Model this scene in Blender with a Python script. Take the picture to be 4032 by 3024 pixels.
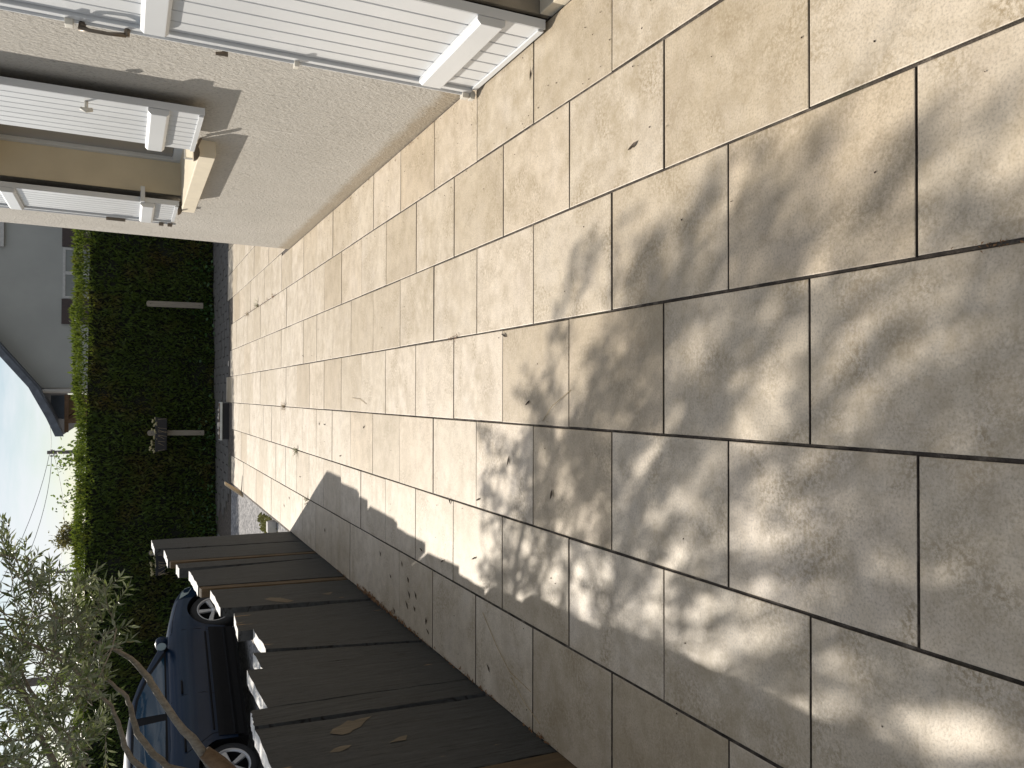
import bpy, bmesh, math, random
import numpy as np
from mathutils import Vector, Matrix, Quaternion

random.seed(7)
rng = np.random.default_rng(11)
sc = bpy.context.scene
for o in list(bpy.data.objects):
    bpy.data.objects.remove(o)

# ------------------------------------------------------------------ camera
CAM_H = 1.4928
R_ = Vector((0.99990406, -0.0115499, 0.00764624))      # right of the upright view
D_ = Vector((0.00211468, -0.41825572, -0.90832686))    # down of the upright view
F_ = Vector((0.01368917, 0.90825589, -0.41819117))     # forward
cam_data = bpy.data.cameras.new('camera')
cam_data.sensor_fit = 'HORIZONTAL'
cam_data.sensor_width = 36.0
cam_data.lens = 3310.0 / 4032.0 * 36.0
cam_data.clip_start = 0.05
cam_data.clip_end = 2000.0
cam = bpy.data.objects.new('camera', cam_data)
m3 = Matrix((D_, R_, -F_)).transposed()                # the phone was held on its side
cam.matrix_world = Matrix.Translation((0, 0, CAM_H)) @ m3.to_4x4()
sc.collection.objects.link(cam)
sc.camera = cam

# ------------------------------------------------------------------ sky and sun
SUN_DIR = Vector((1.0, -2.3, -1.7)).normalized()       # direction the light travels
SUN_EL = math.asin(-SUN_DIR.z)
SUN_AZ = math.atan2(-SUN_DIR.x, -SUN_DIR.y)
world = bpy.data.worlds.new('World')
sc.world = world
world.use_nodes = True
wn = world.node_tree
wn.nodes.clear()
wo = wn.nodes.new('ShaderNodeOutputWorld')
bg = wn.nodes.new('ShaderNodeBackground')
sky = wn.nodes.new('ShaderNodeTexSky')
sky.sky_type = 'NISHITA'
sky.sun_disc = False
sky.sun_elevation = SUN_EL
sky.sun_rotation = SUN_AZ
sky.air_density = 1.0
sky.dust_density = 0.6
sky.ozone_density = 2.0
bg.inputs['Strength'].default_value = 0.064
wtc = wn.nodes.new('ShaderNodeTexCoord')
wmap = wn.nodes.new('ShaderNodeMapping')
wmap.inputs['Scale'].default_value = (2.0, 2.0, 9.0)
wn.links.new(wtc.outputs['Generated'], wmap.inputs['Vector'])
wno = wn.nodes.new('ShaderNodeTexNoise')
wno.inputs['Scale'].default_value = 2.6
wno.inputs['Detail'].default_value = 7.0
wno.inputs['Roughness'].default_value = 0.55
wn.links.new(wmap.outputs['Vector'], wno.inputs['Vector'])
wr = wn.nodes.new('ShaderNodeValToRGB')
wr.color_ramp.elements[0].position = 0.40
wr.color_ramp.elements[0].color = (0, 0, 0, 1)
wr.color_ramp.elements[1].position = 0.60
wr.color_ramp.elements[1].color = (0.9, 0.9, 0.9, 1)
wn.links.new(wno.outputs['Fac'], wr.inputs['Fac'])
wmix = wn.nodes.new('ShaderNodeMix')
wmix.data_type = 'RGBA'
wn.links.new(wr.outputs['Color'], wmix.inputs['Factor'])
wn.links.new(sky.outputs['Color'], wmix.inputs[6])
wmix.inputs[7].default_value = (11.0, 11.3, 11.8, 1)
wn.links.new(wmix.outputs[2], bg.inputs['Color'])
wn.links.new(bg.outputs['Background'], wo.inputs['Surface'])

sun_data = bpy.data.lights.new('sun', 'SUN')
sun_data.energy = 4.8
sun_data.angle = math.radians(0.7)
sun_data.color = (1.0, 0.925, 0.82)
sun = bpy.data.objects.new('sun', sun_data)
sun.rotation_euler = SUN_DIR.to_track_quat('-Z', 'Y').to_euler()
sun.location = (-6, 14, 10)
sc.collection.objects.link(sun)

vs = sc.view_settings
vs.view_transform = 'Standard'
vs.look = 'None'
vs.exposure = 0.36
vs.gamma = 1.0
vs.use_curve_mapping = False
sc.render.engine = 'CYCLES'
sc.cycles.use_denoising = True
sc.cycles.max_bounces = 6
sc.cycles.diffuse_bounces = 3
sc.cycles.transmission_bounces = 4
sc.cycles.transparent_max_bounces = 12

# ------------------------------------------------------------------ material helpers
def newmat(name):
    m = bpy.data.materials.new(name)
    m.use_nodes = True
    nt = m.node_tree
    return m, nt, nt.nodes['Principled BSDF']

def node(nt, t, **kw):
    n = nt.nodes.new(t)
    for k, v in kw.items():
        if k in n.inputs:
            n.inputs[k].default_value = v
        else:
            setattr(n, k, v)
    return n

def coords(nt, kind='Object', rnd=False, scale=(1, 1, 1)):
    if kind == 'Position':
        g = nt.nodes.new('ShaderNodeNewGeometry')
        out = g.outputs['Position']
    else:
        tc = nt.nodes.new('ShaderNodeTexCoord')
        out = tc.outputs[kind]
    if rnd:
        oi = nt.nodes.new('ShaderNodeObjectInfo')
        mm = node(nt, 'ShaderNodeMath', operation='MULTIPLY')
        mm.inputs[1].default_value = 57.3
        nt.links.new(oi.outputs['Random'], mm.inputs[0])
        cx = nt.nodes.new('ShaderNodeCombineXYZ')
        nt.links.new(mm.outputs[0], cx.inputs[0])
        nt.links.new(mm.outputs[0], cx.inputs[1])
        va = node(nt, 'ShaderNodeVectorMath', operation='ADD')
        nt.links.new(out, va.inputs[0])
        nt.links.new(cx.outputs[0], va.inputs[1])
        out = va.outputs[0]
    mp = nt.nodes.new('ShaderNodeMapping')
    mp.inputs['Scale'].default_value = scale
    nt.links.new(out, mp.inputs['Vector'])
    return mp.outputs['Vector']

def noise(nt, vec, scale, detail=4.0, rough=0.55, dist=0.0):
    n = node(nt, 'ShaderNodeTexNoise', Scale=scale, Detail=detail, Roughness=rough, Distortion=dist)
    nt.links.new(vec, n.inputs['Vector'])
    return n.outputs['Fac']

def ramp(nt, fac, stops):
    r = nt.nodes.new('ShaderNodeValToRGB')
    els = r.color_ramp.elements
    while len(els) < len(stops):
        els.new(0.5)
    for e, (p, c) in zip(els, stops):
        e.position = p
        e.color = (c[0], c[1], c[2], 1) if hasattr(c, '__len__') else (c, c, c, 1)
    nt.links.new(fac, r.inputs['Fac'])
    return r.outputs['Color']

def mixc(nt, a, b, fac, mode='MIX'):
    n = nt.nodes.new('ShaderNodeMix')
    n.data_type = 'RGBA'
    n.blend_type = mode
    for sock, v in ((n.inputs['Factor'], fac), (n.inputs[6], a), (n.inputs[7], b)):
        if hasattr(v, 'links') or isinstance(v, bpy.types.NodeSocket):
            nt.links.new(v, sock)
        elif isinstance(v, (int, float)):
            sock.default_value = v
        else:
            sock.default_value = (v[0], v[1], v[2], 1)
    return n.outputs[2]

def bump(nt, bsdf, h, strength=0.3, dist=0.01):
    b = node(nt, 'ShaderNodeBump', Strength=strength, Distance=dist)
    nt.links.new(h, b.inputs['Height'])
    nt.links.new(b.outputs['Normal'], bsdf.inputs['Normal'])

def plain(name, col, rough=0.6, metal=0.0, var=0.12, scale=14.0, bs=0.0, bscale=120.0):
    m, nt, b = newmat(name)
    v = coords(nt, 'Object', True)
    f = noise(nt, v, scale, 5)
    lo = tuple(c * (1 - var) for c in col)
    hi = tuple(min(1, c * (1 + var)) for c in col)
    nt.links.new(ramp(nt, f, [(0.3, lo), (0.7, hi)]), b.inputs['Base Color'])
    b.inputs['Roughness'].default_value = rough
    b.inputs['Metallic'].default_value = metal
    if bs:
        bump(nt, b, noise(nt, v, bscale, 3), bs, 0.004)
    return m

MAT = {}

def mat_tile():
    m, nt, b = newmat('stoneware_tile')
    v = coords(nt, 'Object', True)
    p = coords(nt, 'Position')
    f1 = noise(nt, v, 3.0, 6, 0.6, 0.5)
    f2 = noise(nt, v, 14.0, 6, 0.65, 0.3)
    f3 = noise(nt, v, 160.0, 3, 0.6)
    c = ramp(nt, f1, [(0.25, (0.495, 0.428, 0.345)), (0.5, (0.572, 0.50, 0.398)), (0.75, (0.540, 0.477, 0.398))])
    c2 = ramp(nt, f2, [(0.3, (0.76, 0.73, 0.67)), (0.5, (1, 1, 1)), (0.72, (1.08, 1.07, 1.05))])
    c = mixc(nt, c, c2, 0.8, 'MULTIPLY')
    c3 = ramp(nt, f3, [(0.32, 0.66), (0.5, 1.0), (0.68, 1.10)])
    c = mixc(nt, c, c3, 0.8, 'MULTIPLY')
    oi = nt.nodes.new('ShaderNodeObjectInfo')
    cr = ramp(nt, oi.outputs['Random'], [(0.0, (0.74, 0.67, 0.56)), (0.06, (0.88, 0.85, 0.79)), (0.35, (0.98, 0.97, 0.95)), (0.65, (1.05, 1.05, 1.05)), (0.92, (1.12, 1.12, 1.14)), (1.0, (0.90, 0.84, 0.74))])
    c = mixc(nt, c, cr, 1.0, 'MULTIPLY')
    # trodden-in dirt, drifting across the joints
    d = noise(nt, p, 1.3, 5, 0.6)
    d2 = noise(nt, p, 9.0, 5, 0.7)
    dd = node(nt, 'ShaderNodeMath', operation='MULTIPLY')
    nt.links.new(ramp(nt, d, [(0.36, 0.0), (0.64, 1.0)]), dd.inputs[0])
    nt.links.new(ramp(nt, d2, [(0.40, 0.0), (0.66, 0.9)]), dd.inputs[1])
    c = mixc(nt, c, (0.37, 0.30, 0.20), dd.outputs[0])
    # granular brown-grey staining in loose patches
    gm = node(nt, 'ShaderNodeMath', operation='MULTIPLY')
    nt.links.new(ramp(nt, noise(nt, v, 4.2, 4, 0.6, 0.6), [(0.44, 0.0), (0.66, 1.0)]), gm.inputs[0])
    nt.links.new(ramp(nt, noise(nt, v, 78.0, 6, 0.75), [(0.44, 0.0), (0.58, 1.0)]), gm.inputs[1])
    c = mixc(nt, c, (0.32, 0.255, 0.165), gm.outputs[0])
    nt.links.new(c, b.inputs['Base Color'])
    b.inputs['Roughness'].default_value = 0.52
    b.inputs['Specular IOR Level'].default_value = 0.5
    hm = node(nt, 'ShaderNodeMath', operation='ADD')
    nt.links.new(f2, hm.inputs[0])
    nt.links.new(f3, hm.inputs[1])
    bump(nt, b, hm.outputs[0], 0.16, 0.004)
    return m

def mat_mortar():
    m, nt, b = newmat('joint_mortar')
    p = coords(nt, 'Position')
    f = noise(nt, p, 18.0, 6, 0.7)
    f2 = noise(nt, p, 2.2, 4, 0.6)
    c = ramp(nt, f, [(0.3, (0.02, 0.015, 0.012)), (0.52, (0.075, 0.06, 0.047)), (0.70, (0.20, 0.172, 0.14))])
    c = mixc(nt, c, (0.05, 0.055, 0.02), ramp(nt, f2, [(0.55, 0.0), (0.7, 0.6)]))
    nt.links.new(c, b.inputs['Base Color'])
    b.inputs['Roughness'].default_value = 0.95
    bump(nt, b, noise(nt, p, 220.0, 3), 0.6, 0.004)
    return m

def mat_render_wall():
    m, nt, b = newmat('roughcast_render')
    p = coords(nt, 'Position', scale=(1, 1, 1))
    pst = coords(nt, 'Position', scale=(1.0, 1.0, 0.62))
    f = noise(nt, p, 1.6, 5, 0.6)
    fg = noise(nt, pst, 100.0, 4, 0.62)
    c = ramp(nt, f, [(0.3, (0.42, 0.398, 0.357)), (0.7, (0.475, 0.452, 0.41))])
    c = mixc(nt, c, ramp(nt, fg, [(0.30, 0.60), (0.46, 1.0), (0.7, 1.08)]), 0.85, 'MULTIPLY')
    # damp earthy splash along the foot of the wall
    sx = nt.nodes.new('ShaderNodeSeparateXYZ')
    g = nt.nodes.new('ShaderNodeNewGeometry')
    nt.links.new(g.outputs['Position'], sx.inputs[0])
    ad = node(nt, 'ShaderNodeMath', operation='MULTIPLY_ADD')
    nt.links.new(noise(nt, p, 11.0, 6, 0.75), ad.inputs[0])
    ad.inputs[1].default_value = -0.13
    nt.links.new(sx.outputs['Z'], ad.inputs[2])
    splash = ramp(nt, ad.outputs[0], [(0.0, 0.55), (0.06, 0.0)])
    c = mixc(nt, c, (0.27, 0.20, 0.11), splash)
    nt.links.new(c, b.inputs['Base Color'])
    b.inputs['Roughness'].default_value = 0.95
    b.inputs['Specular IOR Level'].default_value = 0.15
    hm = node(nt, 'ShaderNodeMath', operation='ADD')
    nt.links.new(fg, hm.inputs[0])
    nt.links.new(noise(nt, pst, 48.0, 3, 0.6), hm.inputs[1])
    bump(nt, b, hm.outputs[0], 0.7, 0.012)
    return m

def mat_sleeper():
    m, nt, b = newmat('weathered_grey_paint_on_wood')
    v = coords(nt, 'Object', True, (1.0, 9.0, 0.55))
    v2 = coords(nt, 'Object', True, (1.0, 5.0, 1.15))
    f = noise(nt, v, 8.0, 6, 0.65)
    ff = noise(nt, v, 40.0, 4, 0.6)
    paint = ramp(nt, f, [(0.3, (0.034, 0.036, 0.037)), (0.6, (0.050, 0.053, 0.055)), (0.8, (0.073, 0.076, 0.077))])
    paint = mixc(nt, paint, ramp(nt, ff, [(0.3, 0.55), (0.5, 1.0), (0.75, 1.25)]), 0.8, 'MULTIPLY')
    wood = ramp(nt, ff, [(0.3, (0.16, 0.10, 0.05)), (0.7, (0.30, 0.215, 0.12))])
    peel = noise(nt, v2, 2.6, 6, 0.55, 0.4)
    c = mixc(nt, paint, wood, ramp(nt, peel, [(0.70, 0.0), (0.712, 1.0)]))
    vc = coords(nt, 'Object', True, (1.0, 16.0, 0.45))
    crk = noise(nt, vc, 3.2, 4, 0.5, 0.15)
    c = mixc(nt, c, (0.008, 0.007, 0.006), ramp(nt, crk, [(0.488, 0.0), (0.497, 0.85), (0.503, 0.85), (0.512, 0.0)]))
    # bare end grain on top, with sunlit brightness painted into its colour
    g = nt.nodes.new('ShaderNodeNewGeometry')
    sx = nt.nodes.new('ShaderNodeSeparateXYZ')
    nt.links.new(g.outputs['Normal'], sx.inputs[0])
    top = ramp(nt, sx.outputs['Z'], [(0.75, 0.0), (0.85, 1.0)])
    grey = ramp(nt, noise(nt, coords(nt, 'Object', True), 22.0, 5), [(0.3, (0.62, 0.60, 0.57)), (0.7, (0.80, 0.79, 0.77))])
    c = mixc(nt, c, grey, top)
    nt.links.new(c, b.inputs['Base Color'])
    b.inputs['Roughness'].default_value = 0.75
    b.inputs['Specular IOR Level'].default_value = 0.3
    bump(nt, b, ff, 0.45, 0.006)
    return m

def mat_bare_wood(name, a, c_, sc_=(8, 8, 0.6)):
    m, nt, b = newmat(name)
    v = coords(nt, 'Object', True, sc_)
    f = noise(nt, v, 7.0, 6, 0.65)
    nt.links.new(ramp(nt, f, [(0.3, a), (0.7, c_)]), b.inputs['Base Color'])
    b.inputs['Roughness'].default_value = 0.8
    bump(nt, b, f, 0.35, 0.006)
    return m

def mat_leaf(name, stops, under=None, trans=0.35, tcol=(0.25, 0.35, 0.05), rough=0.5, scale=3.0, dead=None):
    m, nt, b = newmat(name)
    p = coords(nt, 'Position')
    at = nt.nodes.new('ShaderNodeAttribute')
    at.attribute_name = 'tone'
    c = ramp(nt, at.outputs['Fac'], stops)
    if dead:
        col, lo, hi, s = dead
        c = mixc(nt, c, col, ramp(nt, noise(nt, p, s, 5, 0.65), [(lo, 0.0), (hi, 0.85)]))
    if under:
        g = nt.nodes.new('ShaderNodeNewGeometry')
        c = mixc(nt, c, under, g.outputs['Backfacing'])
    nt.links.new(c, b.inputs['Base Color'])
    b.inputs['Roughness'].default_value = rough
    tr = nt.nodes.new('ShaderNodeBsdfTranslucent')
    tc = mixc(nt, c, tcol, 0.6)
    nt.links.new(tc, tr.inputs['Color'])
    mx = nt.nodes.new('ShaderNodeMixShader')
    mx.inputs[0].default_value = trans
    nt.links.new(b.outputs[0], mx.inputs[1])
    nt.links.new(tr.outputs[0], mx.inputs[2])
    nt.links.new(mx.outputs[0], nt.nodes['Material Output'].inputs['Surface'])
    return m

MAT['tile'] = mat_tile()
MAT['mortar'] = mat_mortar()
MAT['render'] = mat_render_wall()
MAT['sleeper'] = mat_sleeper()
MAT['brown_sleeper'] = mat_bare_wood('bare_brown_sleeper', (0.05, 0.034, 0.018), (0.115, 0.075, 0.036))
MAT['post'] = mat_bare_wood('weathered_post_wood', (0.17, 0.145, 0.11), (0.28, 0.245, 0.195))
MAT['stake'] = mat_bare_wood('pale_stake_wood', (0.36, 0.27, 0.16), (0.55, 0.43, 0.28))
MAT['barn'] = mat_bare_wood('brown_timber', (0.09, 0.05, 0.025), (0.16, 0.09, 0.045))
MAT['shutter'] = plain('white_lacquered_shutter', (0.60, 0.615, 0.625), 0.38, 0, 0.05, 2.2, 0.05, 60)
MAT['groove'] = plain('shutter_backing', (0.36, 0.35, 0.36), 0.6, 0, 0.05, 5.0)
MAT['ironwork'] = plain('cream_painted_ironwork', (0.60, 0.57, 0.50), 0.45, 0.0, 0.08, 20)
MAT['dark_metal'] = plain('dark_bronze_metal', (0.16, 0.13, 0.10), 0.45, 0.6, 0.15, 20)
MAT['sill'] = plain('cream_painted_concrete', (0.64, 0.57, 0.44), 0.8, 0, 0.06, 8, 0.15)
MAT['reveal'] = plain('ochre_painted_reveal', (0.60, 0.52, 0.375), 0.85, 0, 0.05, 5, 0.1)
MAT['paint_run'] = plain('pale_paint_run', (0.50, 0.475, 0.43), 0.9, 0, 0.1, 30, 0.5, 90)
MAT['door_reveal'] = plain('dull_brown_reveal', (0.27, 0.235, 0.18), 0.9, 0, 0.2, 7, 0.2)
MAT['white_frame'] = plain('white_window_frame', (0.55, 0.56, 0.56), 0.4, 0, 0.03, 6)
MAT['roof_tile'] = plain('slate_roofing', (0.075, 0.08, 0.09), 0.6, 0, 0.2, 10, 0.3, 60)
MAT['nb_wall'] = plain('grey_rendered_gable', (0.36, 0.355, 0.325), 0.9, 0, 0.06, 1.2, 0.2, 60)
MAT['slate'] = plain('slate_verge', (0.10, 0.11, 0.13), 0.6, 0, 0.25, 9, 0.2, 40)
MAT['pale_pipe'] = plain('pale_downpipe_paint', (0.50, 0.47, 0.43), 0.6, 0, 0.05, 6)
MAT['brown_shutter'] = plain('brown_shutter_paint', (0.055, 0.035, 0.03), 0.6, 0, 0.15, 12)
MAT['ochre_board'] = plain('ochre_boarding', (0.20, 0.13, 0.065), 0.8, 0, 0.15, 7)
MAT['blue_board'] = plain('slate_blue_sheet', (0.06, 0.075, 0.10), 0.6, 0, 0.15, 5)
MAT['concrete'] = plain('pale_concrete', (0.48, 0.46, 0.43), 0.9, 0, 0.12, 16, 0.3)
MAT['paver'] = plain('dark_concrete_paver', (0.095, 0.088, 0.078), 0.9, 0, 0.25, 18, 0.3)
MAT['flower'] = plain('dry_cream_blossom', (0.42, 0.37, 0.20), 0.8, 0, 0.25, 40)
MAT['planter'] = plain('charcoal_planter_plastic', (0.014, 0.014, 0.017), 0.55, 0, 0.15, 12)
MAT['trough_rim'] = plain('zinc_trough_rim', (0.60, 0.62, 0.60), 0.4, 0.5, 0.1, 14)
MAT['soil'] = plain('dry_soil', (0.16, 0.11, 0.07), 0.95, 0, 0.4, 30, 0.6, 60)
MAT['stone'] = plain('pale_pebble', (0.52, 0.47, 0.40), 0.8, 0, 0.15, 20)
MAT['dry_leaf'] = plain('dry_brown_leaf', (0.065, 0.045, 0.028), 0.75, 0, 0.35, 40)
MAT['dry_twig'] = plain('dry_straw', (0.42, 0.33, 0.20), 0.8, 0, 0.25, 40)
MAT['weed'] = plain('weed_blade', (0.24, 0.23, 0.08), 0.7, 0, 0.3, 30)
MAT['moss'] = plain('yellow_green_moss', (0.20, 0.19, 0.05), 0.95, 0, 0.4, 60, 0.6, 90)
MAT['rust_litter'] = plain('rusty_leaf_litter', (0.24, 0.13, 0.06), 0.9, 0, 0.35, 60, 0.4, 90)
MAT['bark'] = mat_bare_wood('olive_bark', (0.12, 0.10, 0.075), (0.25, 0.22, 0.175), (9, 9, 3))
MAT['stump'] = mat_bare_wood('broken_olive_heartwood', (0.11, 0.065, 0.032), (0.20, 0.125, 0.065), (9, 9, 3))
MAT['tyre'] = plain('tyre_rubber', (0.018, 0.018, 0.019), 0.85, 0, 0.15, 30)
MAT['alloy'] = plain('silver_alloy', (0.42, 0.42, 0.43), 0.38, 0.75, 0.05, 12)
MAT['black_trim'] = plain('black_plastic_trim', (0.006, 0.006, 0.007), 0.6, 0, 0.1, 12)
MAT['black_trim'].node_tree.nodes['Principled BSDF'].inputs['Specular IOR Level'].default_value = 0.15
MAT['pole'] = plain('grey_pole_wood', (0.12, 0.105, 0.09), 0.85, 0, 0.2, 6)
MAT['cable'] = plain('black_cable', (0.03, 0.03, 0.03), 0.6, 0, 0.1, 6)
MAT['pink_brick'] = plain('reddish_stone', (0.33, 0.18, 0.12), 0.9, 0, 0.15, 20)

def mat_carpaint():
    m, nt, b = newmat('dark_blue_car_paint')
    v = coords(nt, 'Object')
    nt.links.new(ramp(nt, noise(nt, v, 3.0, 4), [(0.3, (0.002, 0.011, 0.030)), (0.7, (0.003, 0.014, 0.037))]), b.inputs['Base Color'])
    b.inputs['Metallic'].default_value = 0.0
    b.inputs['Roughness'].default_value = 0.35
    sx = nt.nodes.new('ShaderNodeSeparateXYZ')
    nt.links.new(v, sx.inputs[0])
    b.inputs['Specular IOR Level'].default_value = 0.22
    b.inputs['Coat Weight'].default_value = 0.18
    b.inputs['Coat Roughness'].default_value = 0.08
    return m
MAT['carpaint'] = mat_carpaint()

def mat_glass(name, col, rough=0.05):
    m, nt, b = newmat(name)
    v = coords(nt, 'Object')
    nt.links.new(ramp(nt, noise(nt, v, 2.0, 3), [(0.3, col), (0.7, tuple(c * 1.2 for c in col))]), b.inputs['Base Color'])
    b.inputs['Roughness'].default_value = rough
    b.inputs['Specular IOR Level'].default_value = 0.8
    return m
MAT['car_glass'] = mat_glass('tinted_car_glass', (0.006, 0.025, 0.045))
MAT['pane'] = mat_glass('window_glass', (0.20, 0.19, 0.175))
MAT['pale_pane'] = mat_glass('curtained_window_glass', (0.16, 0.17, 0.16), 0.2)
MAT['lamp_glass'] = mat_glass('headlight_glass', (0.30, 0.36, 0.36), 0.12)

def mat_asphalt():
    m, nt, b = newmat('worn_pale_driveway')
    p = coords(nt, 'Position')
    f = noise(nt, p, 1.1, 5, 0.6)
    fg = noise(nt, p, 22.0, 5, 0.8)
    c = ramp(nt, fg, [(0.36, (0.07, 0.07, 0.075)), (0.5, (0.24, 0.235, 0.235)), (0.62, (0.46, 0.44, 0.42))])
    c = mixc(nt, c, ramp(nt, f, [(0.3, 0.75), (0.7, 1.1)]), 1.0, 'MULTIPLY')
    vo = node(nt, 'ShaderNodeTexVoronoi', Scale=5.5)
    vo.feature = 'DISTANCE_TO_EDGE'
    nt.links.new(coords(nt, 'Position'), vo.inputs['Vector'])
    c = mixc(nt, c, ramp(nt, vo.outputs['Distance'], [(0.0, 0.5), (0.05, 1.0)]), 0.8, 'MULTIPLY')
    nt.links.new(c, b.inputs['Base Color'])
    b.inputs['Roughness'].default_value = 0.95
    bump(nt, b, fg, 0.6, 0.01)
    return m
MAT['drive'] = mat_asphalt()

MAT['olive'] = mat_leaf('olive_leaf', [(0.0, (0.038, 0.062, 0.020)), (0.5, (0.085, 0.122, 0.042)), (0.9, (0.15, 0.19, 0.07)), (1.0, (0.24, 0.21, 0.10))],
                        under=(0.27, 0.295, 0.225), trans=0.32, tcol=(0.22, 0.26, 0.07), rough=0.36)
MAT['hedge'] = mat_leaf('thuja_spray', [(0.0, (0.028, 0.052, 0.010)), (0.6, (0.070, 0.118, 0.020)), (1.0, (0.12, 0.175, 0.03))],
                        trans=0.35, tcol=(0.20, 0.25, 0.02), rough=0.7, dead=((0.15, 0.085, 0.03), 0.52, 0.72, 1.3))
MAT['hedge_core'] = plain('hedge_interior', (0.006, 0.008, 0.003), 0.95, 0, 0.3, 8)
MAT['ivy'] = mat_leaf('ground_ivy_leaf', [(0.0, (0.02, 0.05, 0.012)), (1.0, (0.045, 0.11, 0.025))], trans=0.25, tcol=(0.1, 0.25, 0.03))
MAT['tree_leaf'] = mat_leaf('garden_tree_leaf', [(0.0, (0.035, 0.055, 0.018)), (1.0, (0.08, 0.12, 0.035))], trans=0.45, tcol=(0.25, 0.35, 0.06))
MAT['conifer'] = mat_leaf('ochre_conifer_needle', [(0.0, (0.07, 0.06, 0.02)), (1.0, (0.16, 0.135, 0.05))], trans=0.3, tcol=(0.3, 0.28, 0.06))

# ------------------------------------------------------------------ mesh helpers
COL = sc.collection

def origin_of(o):
    v = Vector((0, 0, 0))
    while o is not None:
        v = v + o.location
        o = o.parent
    return v

def tag(o, label=None, cat=None, group=None, kind=None):
    if label: o['label'] = label
    if cat: o['category'] = cat
    if group: o['group'] = group
    if kind: o['kind'] = kind
    return o

def empty(name, loc, label, cat, group=None, rz=0.0):
    o = bpy.data.objects.new(name, None)
    o.empty_display_size = 0.2
    o.location = loc
    o.rotation_euler = (0, 0, rz)
    COL.objects.link(o)
    return tag(o, label, cat, group)

class MB:
    def __init__(s):
        s.v, s.f = [], []
    def add(s, verts, faces):
        k = len(s.v)
        s.v += [tuple(p) for p in verts]
        s.f += [tuple(i + k for i in f) for f in faces]
        return s
    def hexa(s, p):      # 8 corners: bottom 0-3 (ccw), top 4-7
        return s.add(p, [(3, 2, 1, 0), (4, 5, 6, 7), (0, 1, 5, 4), (1, 2, 6, 5), (2, 3, 7, 6), (3, 0, 4, 7)])
    def box(s, x0, x1, y0, y1, z0, z1):
        return s.hexa([(x0, y0, z0), (x1, y0, z0), (x1, y1, z0), (x0, y1, z0), (x0, y0, z1), (x1, y0, z1), (x1, y1, z1), (x0, y1, z1)])
    def tube(s, pts, rad, n=8, cap=True):
        pts = [Vector(p) for p in pts]
        if not hasattr(rad, '__len__'):
            rad = [rad] * len(pts)
        k = len(s.v)
        up = Vector((0.31, 0.17, 0.93))
        for i, p in enumerate(pts):
            t = (pts[min(i + 1, len(pts) - 1)] - pts[max(i - 1, 0)]).normalized()
            a = t.cross(up)
            if a.length < 1e-3:
                a = t.cross(Vector((1, 0, 0)))
            a.normalize()
            b = t.cross(a)
            for j in range(n):
                an = 2 * math.pi * j / n
                s.v.append(tuple(p + rad[i] * (math.cos(an) * a + math.sin(an) * b)))
        for i in range(len(pts) - 1):
            for j in range(n):
                s.f.append((k + i * n + j, k + i * n + (j + 1) % n, k + (i + 1) * n + (j + 1) % n, k + (i + 1) * n + j))
        if cap:
            s.f.append(tuple(k + j for j in range(n))[::-1])
            s.f.append(tuple(k + (len(pts) - 1) * n + j for j in range(n)))
        return s
    def lathe(s, prof, c, axis='Y', n=28):
        # prof: (radius, offset along axis)
        k = len(s.v)
        for (r, h) in prof:
            for j in range(n):
                a = 2 * math.pi * j / n
                if axis == 'Y':
                    s.v.append((c[0] + r * math.cos(a), c[1] + h, c[2] + r * math.sin(a)))
                else:
                    s.v.append((c[0] + r * math.cos(a), c[1] + r * math.sin(a), c[2] + h))
        for i in range(len(prof) - 1):
            for j in range(n):
                s.f.append((k + i * n + j, k + i * n + (j + 1) % n, k + (i + 1) * n + (j + 1) % n, k + (i + 1) * n + j))
        return s
    def prism(s, poly, fn, d0, d1):
        # poly: 2-D outline, fn(a, b, d) -> point
        n = len(poly)
        vs = [fn(a, b, d0) for a, b in poly] + [fn(a, b, d1) for a, b in poly]
        fs = [tuple(range(n))[::-1], tuple(range(n, 2 * n))]
        fs += [(i, (i + 1) % n, n + (i + 1) % n, n + i) for i in range(n)]
        return s.add(vs, fs)
    def build(s, name, mat, parent=None, smooth=False, bevel=0.0, seg=2, local=False, loc=None):
        me = bpy.data.meshes.new(name)
        org = Vector((0, 0, 0)) if local else (origin_of(parent) if parent else (Vector(loc) if loc else Vector((0, 0, 0))))
        vv = [tuple(Vector(p) - org) for p in s.v]
        me.from_pydata(vv, [], s.f)
        bm = bmesh.new()
        bm.from_mesh(me)
        bmesh.ops.recalc_face_normals(bm, faces=bm.faces)
        if bevel:
            es = [e for e in bm.edges if len(e.link_faces) == 2 and e.calc_face_angle(0) > 0.5]
            bmesh.ops.bevel(bm, geom=es, offset=bevel, segments=seg, profile=0.6, affect='EDGES', clamp_overlap=True)
        bm.to_mesh(me)
        bm.free()
        if smooth:
            me.polygons.foreach_set('use_smooth', [True] * len(me.polygons))
        me.materials.append(MAT[mat])
        o = bpy.data.objects.new(name, me)
        if parent:
            o.parent = parent
        elif loc:
            o.location = loc
        COL.objects.link(o)
        return o

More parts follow.
